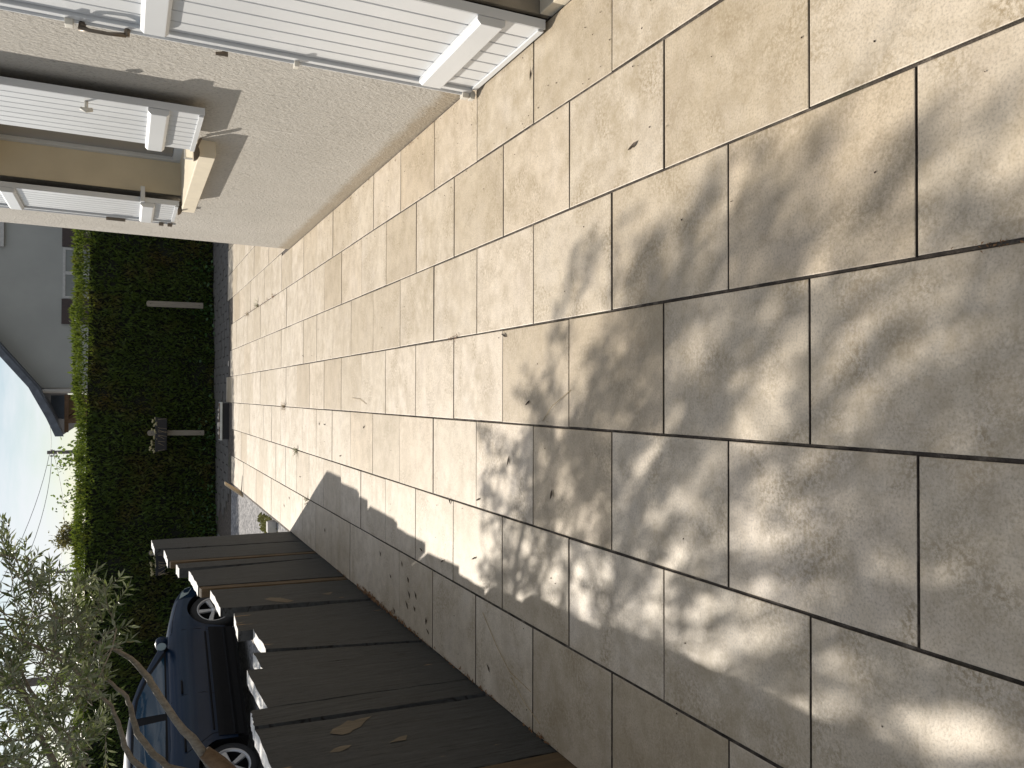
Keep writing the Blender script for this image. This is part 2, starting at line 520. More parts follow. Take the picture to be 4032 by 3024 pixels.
def sheet_mesh(name, V, Fc, mat, tone=None, parent=None, smooth=False):
    """many small faces as one mesh: V (n,3), Fc (m,k) index array, tone per vertex"""
    me = bpy.data.meshes.new(name)
    org = np.array(origin_of(parent)) if parent else np.zeros(3)
    V = np.asarray(V, dtype=np.float32) - org.astype(np.float32)
    Fc = np.asarray(Fc, dtype=np.int32)
    me.vertices.add(len(V))
    me.vertices.foreach_set('co', V.ravel())
    m, k = Fc.shape
    me.loops.add(m * k)
    me.loops.foreach_set('vertex_index', Fc.ravel())
    me.polygons.add(m)
    me.polygons.foreach_set('loop_start', np.arange(0, m * k, k, dtype=np.int32))
    me.update(calc_edges=True)
    if tone is not None:
        at = me.attributes.new('tone', 'FLOAT', 'POINT')
        at.data.foreach_set('value', np.asarray(tone, dtype=np.float32))
    if smooth:
        me.polygons.foreach_set('use_smooth', [True] * m)
    me.materials.append(MAT[mat])
    o = bpy.data.objects.new(name, me)
    if parent:
        o.parent = parent
    COL.objects.link(o)
    return o

def leaf_cloud(P, Dv, L, W, fold=0.25, tw=None):
    """folded lance leaves: base points P, directions Dv, lengths L, widths W -> verts, quads"""
    n = len(P)
    Dv = Dv / np.linalg.norm(Dv, axis=1, keepdims=True)
    rr = rng.normal(size=(n, 3)) if tw is None else tw
    side = np.cross(Dv, rr)
    side /= np.linalg.norm(side, axis=1, keepdims=True) + 1e-9
    nrm = np.cross(side, Dv)
    L = L[:, None]; W = W[:, None]
    mid = P + Dv * L * 0.5 - nrm * W * fold
    a = P
    b = P + Dv * L * 0.48 + side * W * 0.5
    t = P + Dv * L - nrm * W * fold * 0.6
    c = P + Dv * L * 0.48 - side * W * 0.5
    V = np.stack([a, b, t, c, mid], 1).reshape(-1, 3)
    i = np.arange(n)[:, None] * 5
    Q = np.concatenate([i + np.array([[0, 1, 2, 4]]), i + np.array([[0, 4, 2, 3]])], 0)
    return V, Q

# ================================================================== ground and patio
GZ = -0.06
g_ = MB()
g_.box(-260, 260, -60, 420, GZ - 0.5, GZ)
tag(g_.build('driveway', 'drive'), kind='structure')

W_, L_ = 0.405, 0.60234
X5, Y0 = -0.11848, 1.23196
def joint_x(k): return X5 - (k - 5) * W_
FENCE_X, WALL_X = -1.35, 1.477
row_end = {7: 13.55, 6: 13.22, 5: 13.5, 4: 14.30, 3: 13.80, 2: 13.72, 1: 13.49, 0: 14.22, -1: 14.2, -2: 14.1, -3: 14.1}
pb = MB()
pb.box(-1.372, 3.16, -1.2, 14.06, GZ - 0.1, -0.0065)
patio = tag(pb.build('patio', 'mortar'), kind='structure')

tile_cache = {}
def tile_mesh(w, l):
    key = (round(w, 3), round(l, 3))
    if key not in tile_cache:
        me = bpy.data.meshes.new('tile')
        bm = bmesh.new()
        bmesh.ops.create_cube(bm, size=1.0)
        for v in bm.verts:
            v.co.x *= w; v.co.y *= l; v.co.z = v.co.z * 0.02 - 0.01
        es = [e for e in bm.edges if all(v.co.z > -0.001 for v in e.verts)]
        bmesh.ops.bevel(bm, geom=es, offset=0.003, segments=2, profile=0.5, affect='EDGES')
        bm.to_mesh(me)
        bm.free()
        me.materials.append(MAT['tile'])
        me.materials.append(MAT['mortar'])
        for p in me.polygons:
            if abs(p.normal.z) < 0.4: p.material_index = 1
        tile_cache[key] = me
    return tile_cache[key]

n_tiles = 0
for r in range(7, -4, -1):
    xa, xb = joint_x(r + 1), joint_x(r)
    par = 1 if (r % 2 == 0) else 0
    ya = Y0 + (par - 6) * L_ / 2
    if r == 7: xa = -1.347
    while ya < row_end[r] - 0.08:
        yb = min(ya + L_, row_end[r])
        x1 = xb
        if r == 1 and ya < 8.50: x1 = WALL_X - 0.006
        y_lo = ya
        if r <= 0:
            if yb < 8.75:
                ya += L_; continue
            y_lo = max(ya, 8.675)
        if yb < 0.3 and r in (0, -1, -2, -3):
            ya += L_; continue
        jl = 0.0070 if r not in (5, 6) else 0.0078
        w, l = (x1 - xa) - jl, (yb - y_lo) - random.choice((.0045, .005, .0055, .006, .007))
        t = bpy.data.objects.new('tile', tile_mesh(w, l))
        t.parent = patio
        t.location = ((xa + x1) / 2 + random.uniform(-.001, .001), (y_lo + yb) / 2 + random.uniform(-.0012, .0012), random.uniform(-.0015, .0012))
        t.rotation_euler = (random.uniform(-.0016, .0016), random.uniform(-.002, .002), random.uniform(-.0012, .0012))
        COL.objects.link(t)
        n_tiles += 1
        ya += L_

def hline_at(x): return 16.22 + 0.20 * max(0.0, x + 2.0)
# dark paver strip at the foot of the hedge
pv = MB()
pv.box(-2.5, 4.4, 14.07, 17.6, GZ - 0.05, GZ + 0.004)
pav = tag(pv.build('paver_strip', 'mortar'), kind='structure')
pm = MB(); pm.box(-.142, .142, -.142, .142, -.03, .03)
proto = pm.build('paver', 'paver', None, bevel=0.008, local=True)
pmesh = proto.data
bpy.data.objects.remove(proto)
for i in range(23):
    for j in range(11):
        x = -2.35 + i * 0.30 + (0.15 if j % 2 else 0)
        y = 14.22 + j * 0.30
        if x < -1.72 - 0.33 * (y - 14.0) + 0.15 or x > 4.2 or y > hline_at(x) + .1: continue
        o = bpy.data.objects.new('paver', pmesh)
        o.parent = pav
        o.location = (x, y, GZ + random.uniform(-.012, .0))
        o.rotation_euler = (random.uniform(-.02, .02), random.uniform(-.02, .02), random.uniform(-.03, .03))
        COL.objects.link(o)

# ================================================================== the house on the right
U = 0.022
house = empty('rendered_house', (WALL_X + 2, 4, 0), 'beige roughcast house wall with white shutters and cream window sill beside the patio', 'house')
def H(o, y, z): return (WALL_X + o + U * z, y, z)

ys = [-3.0, 1.55, 2.93, 5.27, 6.82, 8.66]
zs = [-0.05, 1.03, 2.18, 2.42, 3.25]
def opening(i, j):
    return (i == 1 and j <= 1) or (i == 3 and j in (1, 2))
wb = MB()
vid = {}
for i, y in enumerate(ys):
    for j, z in enumerate(zs):
        vid[i, j] = len(wb.v)
        wb.v.append(H(0, y, z))
for i in range(5):
    for j in range(4):
        if not opening(i, j):
            wb.f.append((vid[i, j], vid[i + 1, j], vid[i + 1, j + 1], vid[i, j + 1]))
k = len(wb.v)
wb.v += [H(5, -3, -.05), H(5, 8.66, -.05), H(5, 8.66, 3.25), H(5, -3, 3.25)]
wb.f += [(vid[5, 0], k + 1, k + 2, vid[5, 4], vid[5, 3], vid[5, 2], vid[5, 1]), (vid[0, 0], vid[0, 1], vid[0, 2], vid[0, 3], vid[0, 4], k + 3, k), (k, k + 1, k + 2, k + 3)]
wall = wb.build('wall', 'render', house)

def hbox(mb, o0, o1, y0, y1, z0, z1):
    return mb.hexa([H(o0, y0, z0), H(o1, y0, z0), H(o1, y1, z0), H(o0, y1, z0), H(o0, y0, z1), H(o1, y0, z1), H(o1, y1, z1), H(o0, y1, z1)])

# window reveal (thin linings set 3 mm inside the opening)
rv = MB()
hbox(rv, 0.003, 0.30, 6.797, 6.817, 1.05, 2.40)
hbox(rv, 0.003, 0.30, 5.273, 5.293, 1.05, 2.40)
hbox(rv, 0.003, 0.30, 5.296, 6.794, 2.38, 2.40)
rv.build('window_reveal', 'reveal', house)
fr = MB()
for (a, b_, c, d) in ((5.296, 5.36, 1.12, 2.378), (6.73, 6.794, 1.12, 2.378), (6.01, 6.09, 1.12, 2.378)):
    hbox(fr, 0.245, 0.295, a, b_, c, d)
for (c, d) in ((1.12, 1.185), (2.31, 2.378)):
    hbox(fr, 0.248, 0.292, 5.362, 6.728, c, d)
win = fr.build('window', 'white_frame', house, bevel=0.004)
pn = MB(); hbox(pn, 0.270, 0.276, 5.362, 6.728, 1.187, 2.308)
pn.build('pane', 'pane', win)
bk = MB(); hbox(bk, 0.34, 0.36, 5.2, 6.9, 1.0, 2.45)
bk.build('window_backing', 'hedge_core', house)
# sill
sl = MB()
prof = [(-0.100, 1.018), (-0.100, 1.108), (-0.096, 1.113), (0.02, 1.120), (0.295, 1.132), (0.295, 1.035), (-0.075, 1.012)]
sl.prism(prof, lambda o, z, y: H(o, y, z), 5.245, 6.885)
sill = sl.build('window_sill', 'sill', house, bevel=0.004)
# shutter pivots and stays on the sill
for (yy, nm) in ((5.21, 'a'), (6.84, 'b')):
    pv_ = MB()
    arc = [(-0.088 + 0.05 * math.cos(a), 1.14 + 0.034 * math.sin(a)) for a in np.linspace(math.pi, 2 * math.pi, 9)]
    pv_.prism(arc, lambda o, z, y: H(o, y, z), yy - 0.012, yy + 0.014)
    pv_.tube([H(-0.06, yy, 1.125), H(0.0, yy, 1.10)], 0.008, 6)
    pv_.build('shutter_pivot', 'dark_metal', house)
hk = MB()
hk.tube([H(-0.02, 5.62, 1.118), H(-0.02, 5.62, 1.168)], 0.007, 8)
hk.tube([H(-0.02, 5.62, 1.160), H(0.05, 5.62, 1.163)], 0.006, 8)
hk.build('sill_hook', 'shutter', house)

def shutter(name, label, o_front, o_back, y0, y1, z0, z1, planks, bars, rod_side, lock=None):
    """boarded shutter lying open on the wall; bars: list of (z0, z1, ya, yb)"""
    back = MB()
    hbox(back, o_back, o_front + 0.007, y0, y1, z0, z1)
    sh = back.build(name, 'groove', house)
    sh['label'] = label
    # each board
    rod_w = 0.055
    if rod_side > 0: ya, yb = y0, y1 - rod_w
    else: ya, yb = y0, y1
    w = (yb - ya) / planks
    for i in range(planks):
        b = MB()
        hbox(b, o_front, o_front + 0.012, ya + i * w + (0 if i == 0 else 0.0035), ya + (i + 1) * w - 0.0035, z0 + 0.001, z1)
        b.build('board', 'shutter', sh, bevel=0.0022, seg=1)
    e = MB()       # edge lippings, near side, foot and lock side
    hbox(e, o_back - 0.001, o_front + 0.0005, y0 - 0.004, y0 - 0.0005, z0 - 0.002, z1)
    e.build('edge_strip', 'shutter', sh)
    ft = MB()
    hbox(ft, o_front - 0.009, o_front - 0.0005, y0 + 0.004, yb - 0.004, z0 + 0.002, z0 + 0.026)
    ft.build('foot_strip', 'shutter', sh, bevel=0.002)
    for (a, c, ba, bb) in bars:
        br = MB()
        prof = [(o_front - 0.0005, a), (o_front - 0.020, a), (o_front - 0.034, a + 0.014), (o_front - 0.034, c - 0.014), (o_front - 0.020, c), (o_front - 0.0005, c)]
        br.prism(prof, lambda o, z, y: H(o, y, z), ba, bb)
        br.build('cross_bar', 'shutter', sh, bevel=0.003)
    if rod_side > 0:
        st = MB()
        hbox(st, o_front - 0.014, o_front + 0.010, yb + 0.002, y1 - 0.020, z0 + 0.02, z1)
        st.build('lock_stile', 'shutter', sh, bevel=0.003)
        rd = MB()
        rd.tube([H(o_front - 0.012, y1 - 0.008, z0 - 0.012), H(o_front - 0.012, y1 - 0.008, z1)], 0.0095, 10)
        rd.build('lock_rod', 'shutter', sh, smooth=False)
    return sh

sh1 = shutter('door_shutter', 'tall white boarded door shutter folded flat against the wall', -0.052, -0.013, 2.907, 3.662, 0.018, 2.16, 7,
              [(0.185, 0.300, 2.905, 3.600), (1.345, 1.450, 2.905, 3.600), (1.97, 2.08, 2.905, 3.600)], 1)
shA = shutter('window_shutter', 'white boarded window shutter on the side nearer the door', -0.088, -0.050, 4.505, 5.175, 1.137, 2.46, 8,
              [(1.300, 1.400, 4.503, 5.172), (2.20, 2.30, 4.503, 5.172)], 0)
shB = shutter('window_shutter', 'white boarded window shutter nearer the house corner', -0.088, -0.050, 6.750, 7.415, 1.137, 2.46, 8,
              [(1.300, 1.400, 6.748, 7.360), (2.20, 2.30, 6.748, 7.360)], 1)
# hardware of the door shutter
ya = 3.654
hd = MB()
hd.tube([H(-0.066, ya, 1.655), H(-0.092, ya, 1.655)], 0.014, 8)
hd.tube([H(-0.088, ya - .004, 1.665), H(-0.096, ya - .012, 1.63), H(-0.098, ya - .018, 1.56), H(-0.090, ya - .016, 1.50)], [0.013, 0.008, 0.007, 0.010], 8)
hd.tube([H(-0.060, ya - .016, 1.495), H(-0.094, ya - .016, 1.497)], 0.011, 8)
hd.build('lock_handle', 'dark_metal', sh1, smooth=True)
for z, ln in ((0.835, .02), (0.06, .03), (1.70, .03), (0.025, .022)):
    gd = MB()
    hbox(gd, -0.090, -0.053, 3.632, 3.672, z - ln / 2, z + ln / 2)
    gd.build('rod_guide', 'ironwork', sh1, bevel=0.003)
st = MB()
st.tube([H(-0.001, 3.80, 1.115), H(-0.03, 3.80, 1.115)], 0.008, 8)
st.tube([H(-0.028, 3.80, 1.10), H(-0.034, 3.80, 1.15)], [0.012, 0.007], 8)
st.build('shutter_stop', 'dark_metal', house)
hn = MB()
hbox(hn, -0.045, 0.06, 2.872, 2.900, 0.50, 0.56)
hn.build('door_hinge', 'shutter', house, bevel=0.004)
# turn knob of the near window shutter
kb = MB()
kb.tube([H(-0.088, 4.56, 1.674), H(-0.125, 4.56, 1.674)], 0.009, 8)
kb.tube([H(-0.125, 4.56, 1.645), H(-0.132, 4.56, 1.674), H(-0.125, 4.56, 1.70)], [0.009, 0.013, 0.008], 8)
kb.build('shutter_knob', 'ironwork', shA, smooth=True)
hb = MB(); hbox(hb, -0.125, -0.085, 7.385, 7.402, 1.50, 1.64)
hb.build('lock_handle', 'dark_metal', shB, bevel=0.004)
for z in (1.17, 1.235):
    hb = MB(); hbox(hb, -0.125, -0.080, 7.385, 7.425, z - .018, z + .018)
    hb.build('rod_guide', 'dark_metal', shB, bevel=0.003)
hb = MB(); hbox(hb, -0.092, 0.02, 6.70, 6.747, 1.37, 1.40)
hb.build('shutter_hinge', 'white_frame', house, bevel=0.003)
# door recess beside the tall shutter
dr = MB()
hbox(dr, 0.003, 0.34, 2.902, 2.926, -0.005, 2.176)
hbox(dr, 0.003, 0.34, 1.554, 1.576, -0.005, 2.176)
hbox(dr, 0.003, 0.34, 1.58, 2.898, 2.15, 2.176)
dr.build('door_reveal', 'door_reveal', house)
ds = MB(); hbox(ds, 0.0, 0.34, 1.58, 2.898, -0.02, 0.045)
ds.build('door_step', 'sill', house, bevel=0.006)
bq = MB(); hbox(bq, 0.02, 0.11, 2.893, 2.9005, 0.28, 0.34)
bq.build('bare_brick_patch', 'pink_brick', house)
df = MB()
hbox(df, 0.28, 0.335, 1.58, 1.66, 0.048, 2.148); hbox(df, 0.28, 0.335, 2.82, 2.896, 0.048, 2.148)
hbox(df, 0.283, 0.332, 1.662, 2.818, 0.048, 0.16)
dfo = df.build('french_door', 'white_frame', house, bevel=0.004)
dp = MB(); hbox(dp, 0.305, 0.312, 1.662, 2.818, 0.162, 2.148)
dp.build('pane', 'pane', dfo)
# roof and gutter, above the picture
ro = MB()
ro.prism([(-0.32, 3.27), (2.6, 5.2), (5.5, 3.27), (5.5, 3.42), (2.6, 5.38), (-0.32, 3.42)], lambda o, z, y: H(o, y, z), -3.3, 8.95)
ro.build('roof', 'roof_tile', house)
gt = MB(); gt.tube([H(-0.36, -3.3, 3.30), H(-0.36, 8.95, 3.30)], 0.06, 10)
gt.build('gutter', 'white_frame', house)
# pale runs of old paint on the render
for (a, z0, z1, w) in ((4.86, .56, .80, .008), (5.16, .36, .80, .0055)):
    sp = MB()
    n = 8
    vs_ = []
    for i in range(n + 1):
        z = z0 + (z1 - z0) * i / n
        ww = w * (0.6 + 0.5 * math.sin(i * 1.7) ** 2)
        vs_ += [H(-0.0007, a - ww, z), H(-0.0007, a + ww, z)]
    sp.add(vs_, [(2 * i, 2 * i + 1, 2 * i + 3, 2 * i + 2) for i in range(n)])
    sp.build('paint_run', 'paint_run', house)

# ================================================================== sleeper fence on the left
fence = empty('sleeper_fence', (-1.385, 4.2, 0), 'low dark grey fence of upright timber sleepers with a dipping top', 'fence')
# (y far, y near at foot, y far at top, y near at top, z far, z near, x face, thickness)
SL = [(8.50, 7.93, 8.53, 8.02, 1.262, 1.245, -1.352, .055),
      (7.89, 7.345, 7.93, 7.40, 1.176, 1.162, -1.350, .062),
      (7.342, 7.272, 7.397, 7.335, 1.150, 1.145, -1.353, .050),
      (7.262, 7.06, 7.265, 7.06, 1.109, 1.098, -1.356, .075),
      (7.01, 6.235, 6.90, 6.325, 1.037, 1.012, -1.348, .072),
      (6.232, 6.145, 6.322, 6.245, 1.010, 1.000, -1.354, .060),
      (6.105, 5.49, 6.175, 5.63, .943, .930, -1.352, .056),
      (5.465, 5.20, 5.50, 5.06, .862, .893, -1.360, .060),
      (5.165, 4.42, 5.05, 4.62, .811, .801, -1.350, .065),
      (4.405, 4.245, 4.60, 4.315, .870, .863, -1.356, .070),
      (4.225, 3.745, 4.300, 3.757, .938, .926, -1.349, .064),
      (3.742, 3.530, 3.754, 3.570, .992, 1.006, -1.351, .060),
      (3.475, 2.835, 3.520, 2.84, 1.006, .997, -1.347, .066),
      (2.825, 2.20, 2.83, 2.20, 1.02, 1.00, -1.345, .066),
      (2.17, 1.60, 2.17, 1.60, 1.01, 1.02, -1.351, .060),
      (1.58, 1.10, 1.58, 1.10, 1.03, 1.00, -1.349, .066),
      (1.07, 0.55, 1.07, 0.55, 1.00, 1.01, -1.350, .062)]
MAT['patch_wood'] = mat_bare_wood('bare_wood_under_flaked_paint', (0.075, 0.06, 0.04), (0.15, 0.122, 0.085))
PATCH = [(3.39, [(3.355, 0.743), (3.396, 0.721), (3.418, 0.684), (3.458, 0.646), (3.443, 0.628), (3.457, 0.591), (3.463, 0.542), (3.418, 0.584), (3.37, 0.614), (3.351, 0.651), (3.33, 0.665), (3.32, 0.699)]),
         (3.19, [(3.177, 0.783), (3.203, 0.762), (3.218, 0.731), (3.211, 0.69), (3.19, 0.707), (3.169, 0.743)]),
         (3.18, [(3.17, 0.555), (3.209, 0.502), (3.214, 0.466), (3.168, 0.487), (3.172, 0.514)]),
         (5.7, [(5.753, 0.645), (5.782, 0.602), (5.749, 0.542), (5.628, 0.474), (5.597, 0.522), (5.637, 0.573), (5.692, 0.616)]),
         (5.72, [(5.739, 0.27), (5.769, 0.209), (5.771, 0.185), (5.699, 0.225)])]
for i, (fa, fb, ta, tb, za, zb, xf, th) in enumerate(SL):
    s = MB()
    n = 10
    N = 8
    rr = random.Random(40 + i)
    front = []
    # cut as a grid so that edges and top can be a little ragged
    for jz in range(n + 1):
        t = jz / n
        y_far = fa + (ta - fa) * t
        y_near = fb + (tb - fb) * t
        row = []
        for jy in range(N + 1):
            u = jy / N
            yy = y_far + (y_near - y_far) * u
            if jy in (0, N): yy += rr.uniform(-.005, .005)
            zt = za + (zb - za) * u + rr.uniform(-.004, .004) * (1 if jz == n else 0)
            z = GZ + (zt - GZ) * t
            row.append((xf + rr.uniform(-.0012, .0012), yy, z))
        front.append(row)
    k = 0
    for row in front:
        s.v += row
    base = len(s.v)
    for row in front:
        s.v += [(x - th, y, z) for (x, y, z) in row]
    W1 = N + 1
    for a in range(n):
        for b in range(N):
            p = a * W1 + b
            s.f.append((p, p + 1, p + 1 + W1, p + W1))
            s.f.append((base + p, base + p + W1, base + p + 1 + W1, base + p + 1))
    for b in range(N):
        p = n * W1 + b
        s.f.append((p, p + 1, base + p + 1, base + p))
        s.f.append((b, base + b, base + b + 1, b + 1))
    for a in range(n):
        p = a * W1
        s.f.append((p, p + W1, base + p + W1, base + p))
        p = a * W1 + N
        s.f.append((p, base + p, base + p + W1, p + W1))
    brown = i in (2, 5, 13)
    o = s.build('sleeper', 'brown_sleeper' if brown else 'sleeper', fence)
    for (sy, poly) in PATCH:
        if fb < sy < fa and not brown:
            q = MB()
            q.add([(xf + .0022, y, z) for y, z in poly], [tuple(range(len(poly)))])
            q.build('bare_patch', 'patch_wood', o)
    if brown: o['label'] = 'bare brown sleeper without grey paint' if i == 13 else 'narrow strip of bare brown wood between grey sleepers'
for z in (0.25, 0.62):
    rl = MB(); rl.box(-1.50, -1.432, 0.5, 8.45, z, z + 0.09)
    rl.build('rail', 'brown_sleeper', fence, bevel=0.006)
for y in (8.40, 5.6, 2.9):
    ps = MB(); ps.box(-1.585, -1.505, y - .05, y + .05, GZ, 0.74)
    ps.build('post', 'brown_sleeper', fence, bevel=0.006)

# ================================================================== olive tree
olive = empty('olive_tree', (-2.35, 4.9, GZ), 'olive tree with narrow silvery leaves rising behind the dark fence', 'tree')
def P_img(pt):
    d = Vector(pt) - Vector((0, 0, CAM_H))
    w = d.dot(F_)
    return 2016 + 3310 * d.dot(D_) / w, 1512 - 3310 * d.dot(R_) / w
trunk_pts = [(-2.42, 4.86, GZ), (-2.38, 4.88, .35), (-2.30, 4.92, .70), (-2.16, 4.98, .98)]
tk = MB(); tk.tube(trunk_pts, [.085, .075, .066, .058], 12)
tk.build('trunk', 'bark', olive, smooth=True)
stb = MB(); stb.tube([(-2.22, 4.95, .86), (-2.06, 4.97, 1.00), (-1.985, 4.98, 1.075)], [.050, .046, .036], 10)
stb.build('broken_stub', 'stump', olive, smooth=True)
def bp(Y, a, b):     # place a limb point at distance Y
    x, y = 450 + a / 3.687, 2600 + b / 3.687
    v = F_ + R_ * ((1512 - y) / 3310) + D_ * ((x - 2016) / 3310)
    return Vector((0, 0, CAM_H)) + v * (Y / v.y)
def ip(Y, *pts):
    out = []
    for (x, y) in pts:
        v = F_ + R_ * ((1512 - y) / 3310) + D_ * ((x - 2016) / 3310)
        out.append(Vector((0, 0, CAM_H)) + v * (Y / v.y))
    return out
TT = Vector(trunk_pts[-1])
limbs = [
    ([TT, Vector((-1.97, 5.00, 1.10)), Vector((-1.80, 5.00, 1.22)), Vector((-1.60, 5.01, 1.335)), Vector((-1.56, 5.05, 1.36)), Vector((-1.46, 5.12, 1.45)), Vector((-1.39, 5.20, 1.58)), Vector((-1.33, 5.32, 1.80)), Vector((-1.25, 5.45, 2.1)), Vector((-1.2, 5.5, 2.5))], [.036, .031, .023, .0215, .021, .016, .011, .009, .007, .005]),
    ([TT] + ip(5.2, (661, 3023), (580, 2939), (539, 2885), (518, 2803), (500, 2745), (440, 2690), (330, 2620), (200, 2560), (20, 2500)), [.034, .024, .021, .020, .017, .014, .011, .009, .007, .005]),
    ([TT, Vector((-2.20, 5.02, 1.25))] + ip(5.08, (522, 2993), (490, 2939), (466, 2844), (440, 2780), (370, 2700), (270, 2620), (130, 2540), (-60, 2470)), [.034, .028, .018, .017, .014, .011, .009, .008, .006, .005]),
    ([Vector((-2.20, 5.02, 1.25)), Vector((-2.24, 4.98, 1.5))] + ip(4.95, (250, 3060), (153, 2894), (143, 2830), (107, 2753), (51, 2677), (-20, 2640), (-260, 2590), (-600, 2560)), [.030, .026, .022, .018, .017, .015, .013, .012, .009, .006]),
    ([Vector((-2.24, 4.98, 1.5)), Vector((-2.12, 5.1, 1.62))] + ip(5.25, (256, 2932), (179, 2804), (115, 2715), (80, 2638), (0, 2560), (-150, 2480), (-400, 2400)), [.024, .02, .016, .014, .012, .010, .009, .007, .005]),
    ([Vector((-2.22, 5.0, 1.35)), Vector((-2.4, 5.3, 1.8)), Vector((-2.45, 5.5, 2.3)), Vector((-2.4, 5.6, 2.8)), Vector((-2.3, 5.6, 3.2))], [.028, .022, .017, .012, .007]),
    ([Vector((-2.24, 4.98, 1.5)), Vector((-2.2, 4.8, 2.0)), Vector((-1.95, 4.7, 2.5)), Vector((-1.75, 4.6, 3.0)), Vector((-1.65, 4.6, 3.4))], [.026, .020, .016, .012, .007]),
    ([Vector((-2.05, 4.75, 2.3)), Vector((-1.7, 4.6, 2.4)), Vector((-1.35, 4.4, 2.55)), Vector((-1.05, 4.35, 2.8))], [.016, .013, .010, .006]),
    ([Vector((-1.95, 4.7, 2.5)), Vector((-1.5, 5.2, 2.55)), Vector((-1.2, 5.5, 2.85)), Vector((-0.95, 5.4, 3.1))], [.014, .011, .008, .005]),
]
nodes = []
for pts, rad in limbs:
    b = MB(); 
    fine = []; frad = []
    for i in range(len(pts) - 1):
        for s_ in range(3):
            t = s_ / 3
            j = Vector((random.gauss(0, .0025), random.gauss(0, .0025), random.gauss(0, .0025))) if s_ else Vector()
            fine.append(pts[i].lerp(pts[i + 1], t) + j); frad.append(rad[i] + (rad[i + 1] - rad[i]) * t)
    fine.append(pts[-1]); frad.append(rad[-1])
    b.tube(fine, [v_ * .86 for v_ in frad], 9)
    b.build('branch', 'bark', olive, smooth=True)
    for p, r_ in zip(fine[2:], frad[2:]):
        nodes.append((np.array(p), r_))

def lim_visible(y):
    return np.interp(y, [2020, 2080, 2150, 2230, 2270, 2310, 2420, 2480, 2560, 2650, 2760, 2850, 2950, 3024, 3100, 4000],
                     [-20, 45, 100, 225, 360, 450, 420, 500, 505, 470, 480, 470, 400, 370, 560, 900])
def lim_shadow(y):
    return np.interp(y, [150, 300, 500, 600, 700, 800, 900, 1050, 1250, 1400, 1560, 1700, 1900, 2100, 2300, 2800],
                     [5200, 3950, 3200, 2880, 2700, 2480, 2290, 2160, 2100, 2010, 1900, 1840, 1825, 1840, 1860, 1700])
S_ = np.array([1.0, -2.3, -1.7])
def twig_ok(p):
    q = np.array(p)
    k = q[2] / 1.7
    gp = q + k * S_
    if gp[1] < 0.35: pass
    else:
        ix, iy = P_img(gp)
        if iy > 150 and ix < lim_shadow(iy) + 40: return False
        if iy <= 150: return False
    ix, iy = P_img(q)
    if ix > 0 and iy < 3024 and ix > lim_visible(iy) - 22: return False
    if iy >= 3024 and ix > 480 : return False
    return True
twigs = []
cl = [rng.normal(size=3) for _ in range(60)]
tries = 0
C0 = np.array([-1.72, 5.05, 2.42]); E0 = np.array([1.25, 1.5, 1.25])
centers = []
while len(centers) < 95:
    u = rng.uniform(-1, 1, 3)
    if np.linalg.norm(u) < 1 and np.linalg.norm(u) > 0.25:
        centers.append(C0 + u * E0)
for _ in range(30):
    centers.append(np.array([rng.uniform(-2.3, -1.15), rng.uniform(3.75, 4.6), rng.uniform(2.25, 3.2)]))
for _ in range(40):
    centers.append(np.array([rng.uniform(-1.9, -.75), rng.uniform(3.5, 4.7), rng.uniform(2.1, 2.9)]))
while len(twigs) < 1150 and tries < 260000:
    tries += 1
    c = centers[rng.integers(len(centers))]
    p = c + rng.normal(size=3) * 0.17
    if p[2] < 1.42: continue
    if np.linalg.norm((p - C0) / E0) > 1.22: continue
    d = (p - (C0 + np.array([-.2, 0, -.7])))
    d /= np.linalg.norm(d)
    d = d + rng.normal(size=3) * 0.55 + np.array([0, 0, 0.15])
    d /= np.linalg.norm(d)
    ln = rng.uniform(0.16, 0.34)
    if not (twig_ok(p) and twig_ok(p + d * ln)): continue
    jx, jy = P_img(p)
    if jx > -60 and jy < 3060 and rng.random() < 0.62: continue
    twigs.append((p, d, ln))
# the low skirt of the crown, in front of the hedge and the sky
k2 = 0
while k2 < 150:
    ix_, iy_ = rng.uniform(20, 520), rng.uniform(2080, 3100)
    if ix_ > lim_visible(iy_) - 15: continue
    Yq = rng.uniform(4.65, 5.75)
    p = np.array(ip(Yq, (ix_, iy_))[0])
    if p[2] < 1.40: continue
    d = (p - (C0 + np.array([-.3, 0, -.5]))); d /= np.linalg.norm(d)
    d = d + rng.normal(size=3) * 0.6; d /= np.linalg.norm(d)
    ln = rng.uniform(.14, .28)
    jx, jy = P_img(p + d * ln)
    if jx > lim_visible(jy) + 5: continue
    twigs.append((p, d, ln)); k2 += 1
# a few hanging shoots that show against the hedge
for (x0, y0_, x1, y1_, Y) in ((300, 2330, 385, 2245, 5.3), (380, 2370, 470, 2275, 5.2), (440, 2420, 505, 2315, 5.2), (400, 2500, 500, 2465, 5.1), (430, 2560, 515, 2520, 5.0),
                              (60, 2200, 30, 2060, 5.6), (110, 2230, 105, 2130, 5.6), (150, 2290, 190, 2225, 5.5), (90, 2260, 60, 2150, 5.5), (20, 2160, 8, 2045, 5.6), (180, 2330, 240, 2240, 5.4)):
    def w(x, y, Y):
        v = F_ + R_ * ((1512 - y) / 3310) + D_ * ((x - 2016) / 3310)
        return np.array(Vector((0, 0, CAM_H)) + v * (Y / v.y))
    a, b = w(x0, y0_, Y), w(x1, y1_, Y - 0.05)
    twigs.append((a, (b - a) / np.linalg.norm(b - a), float(np.linalg.norm(b - a))))
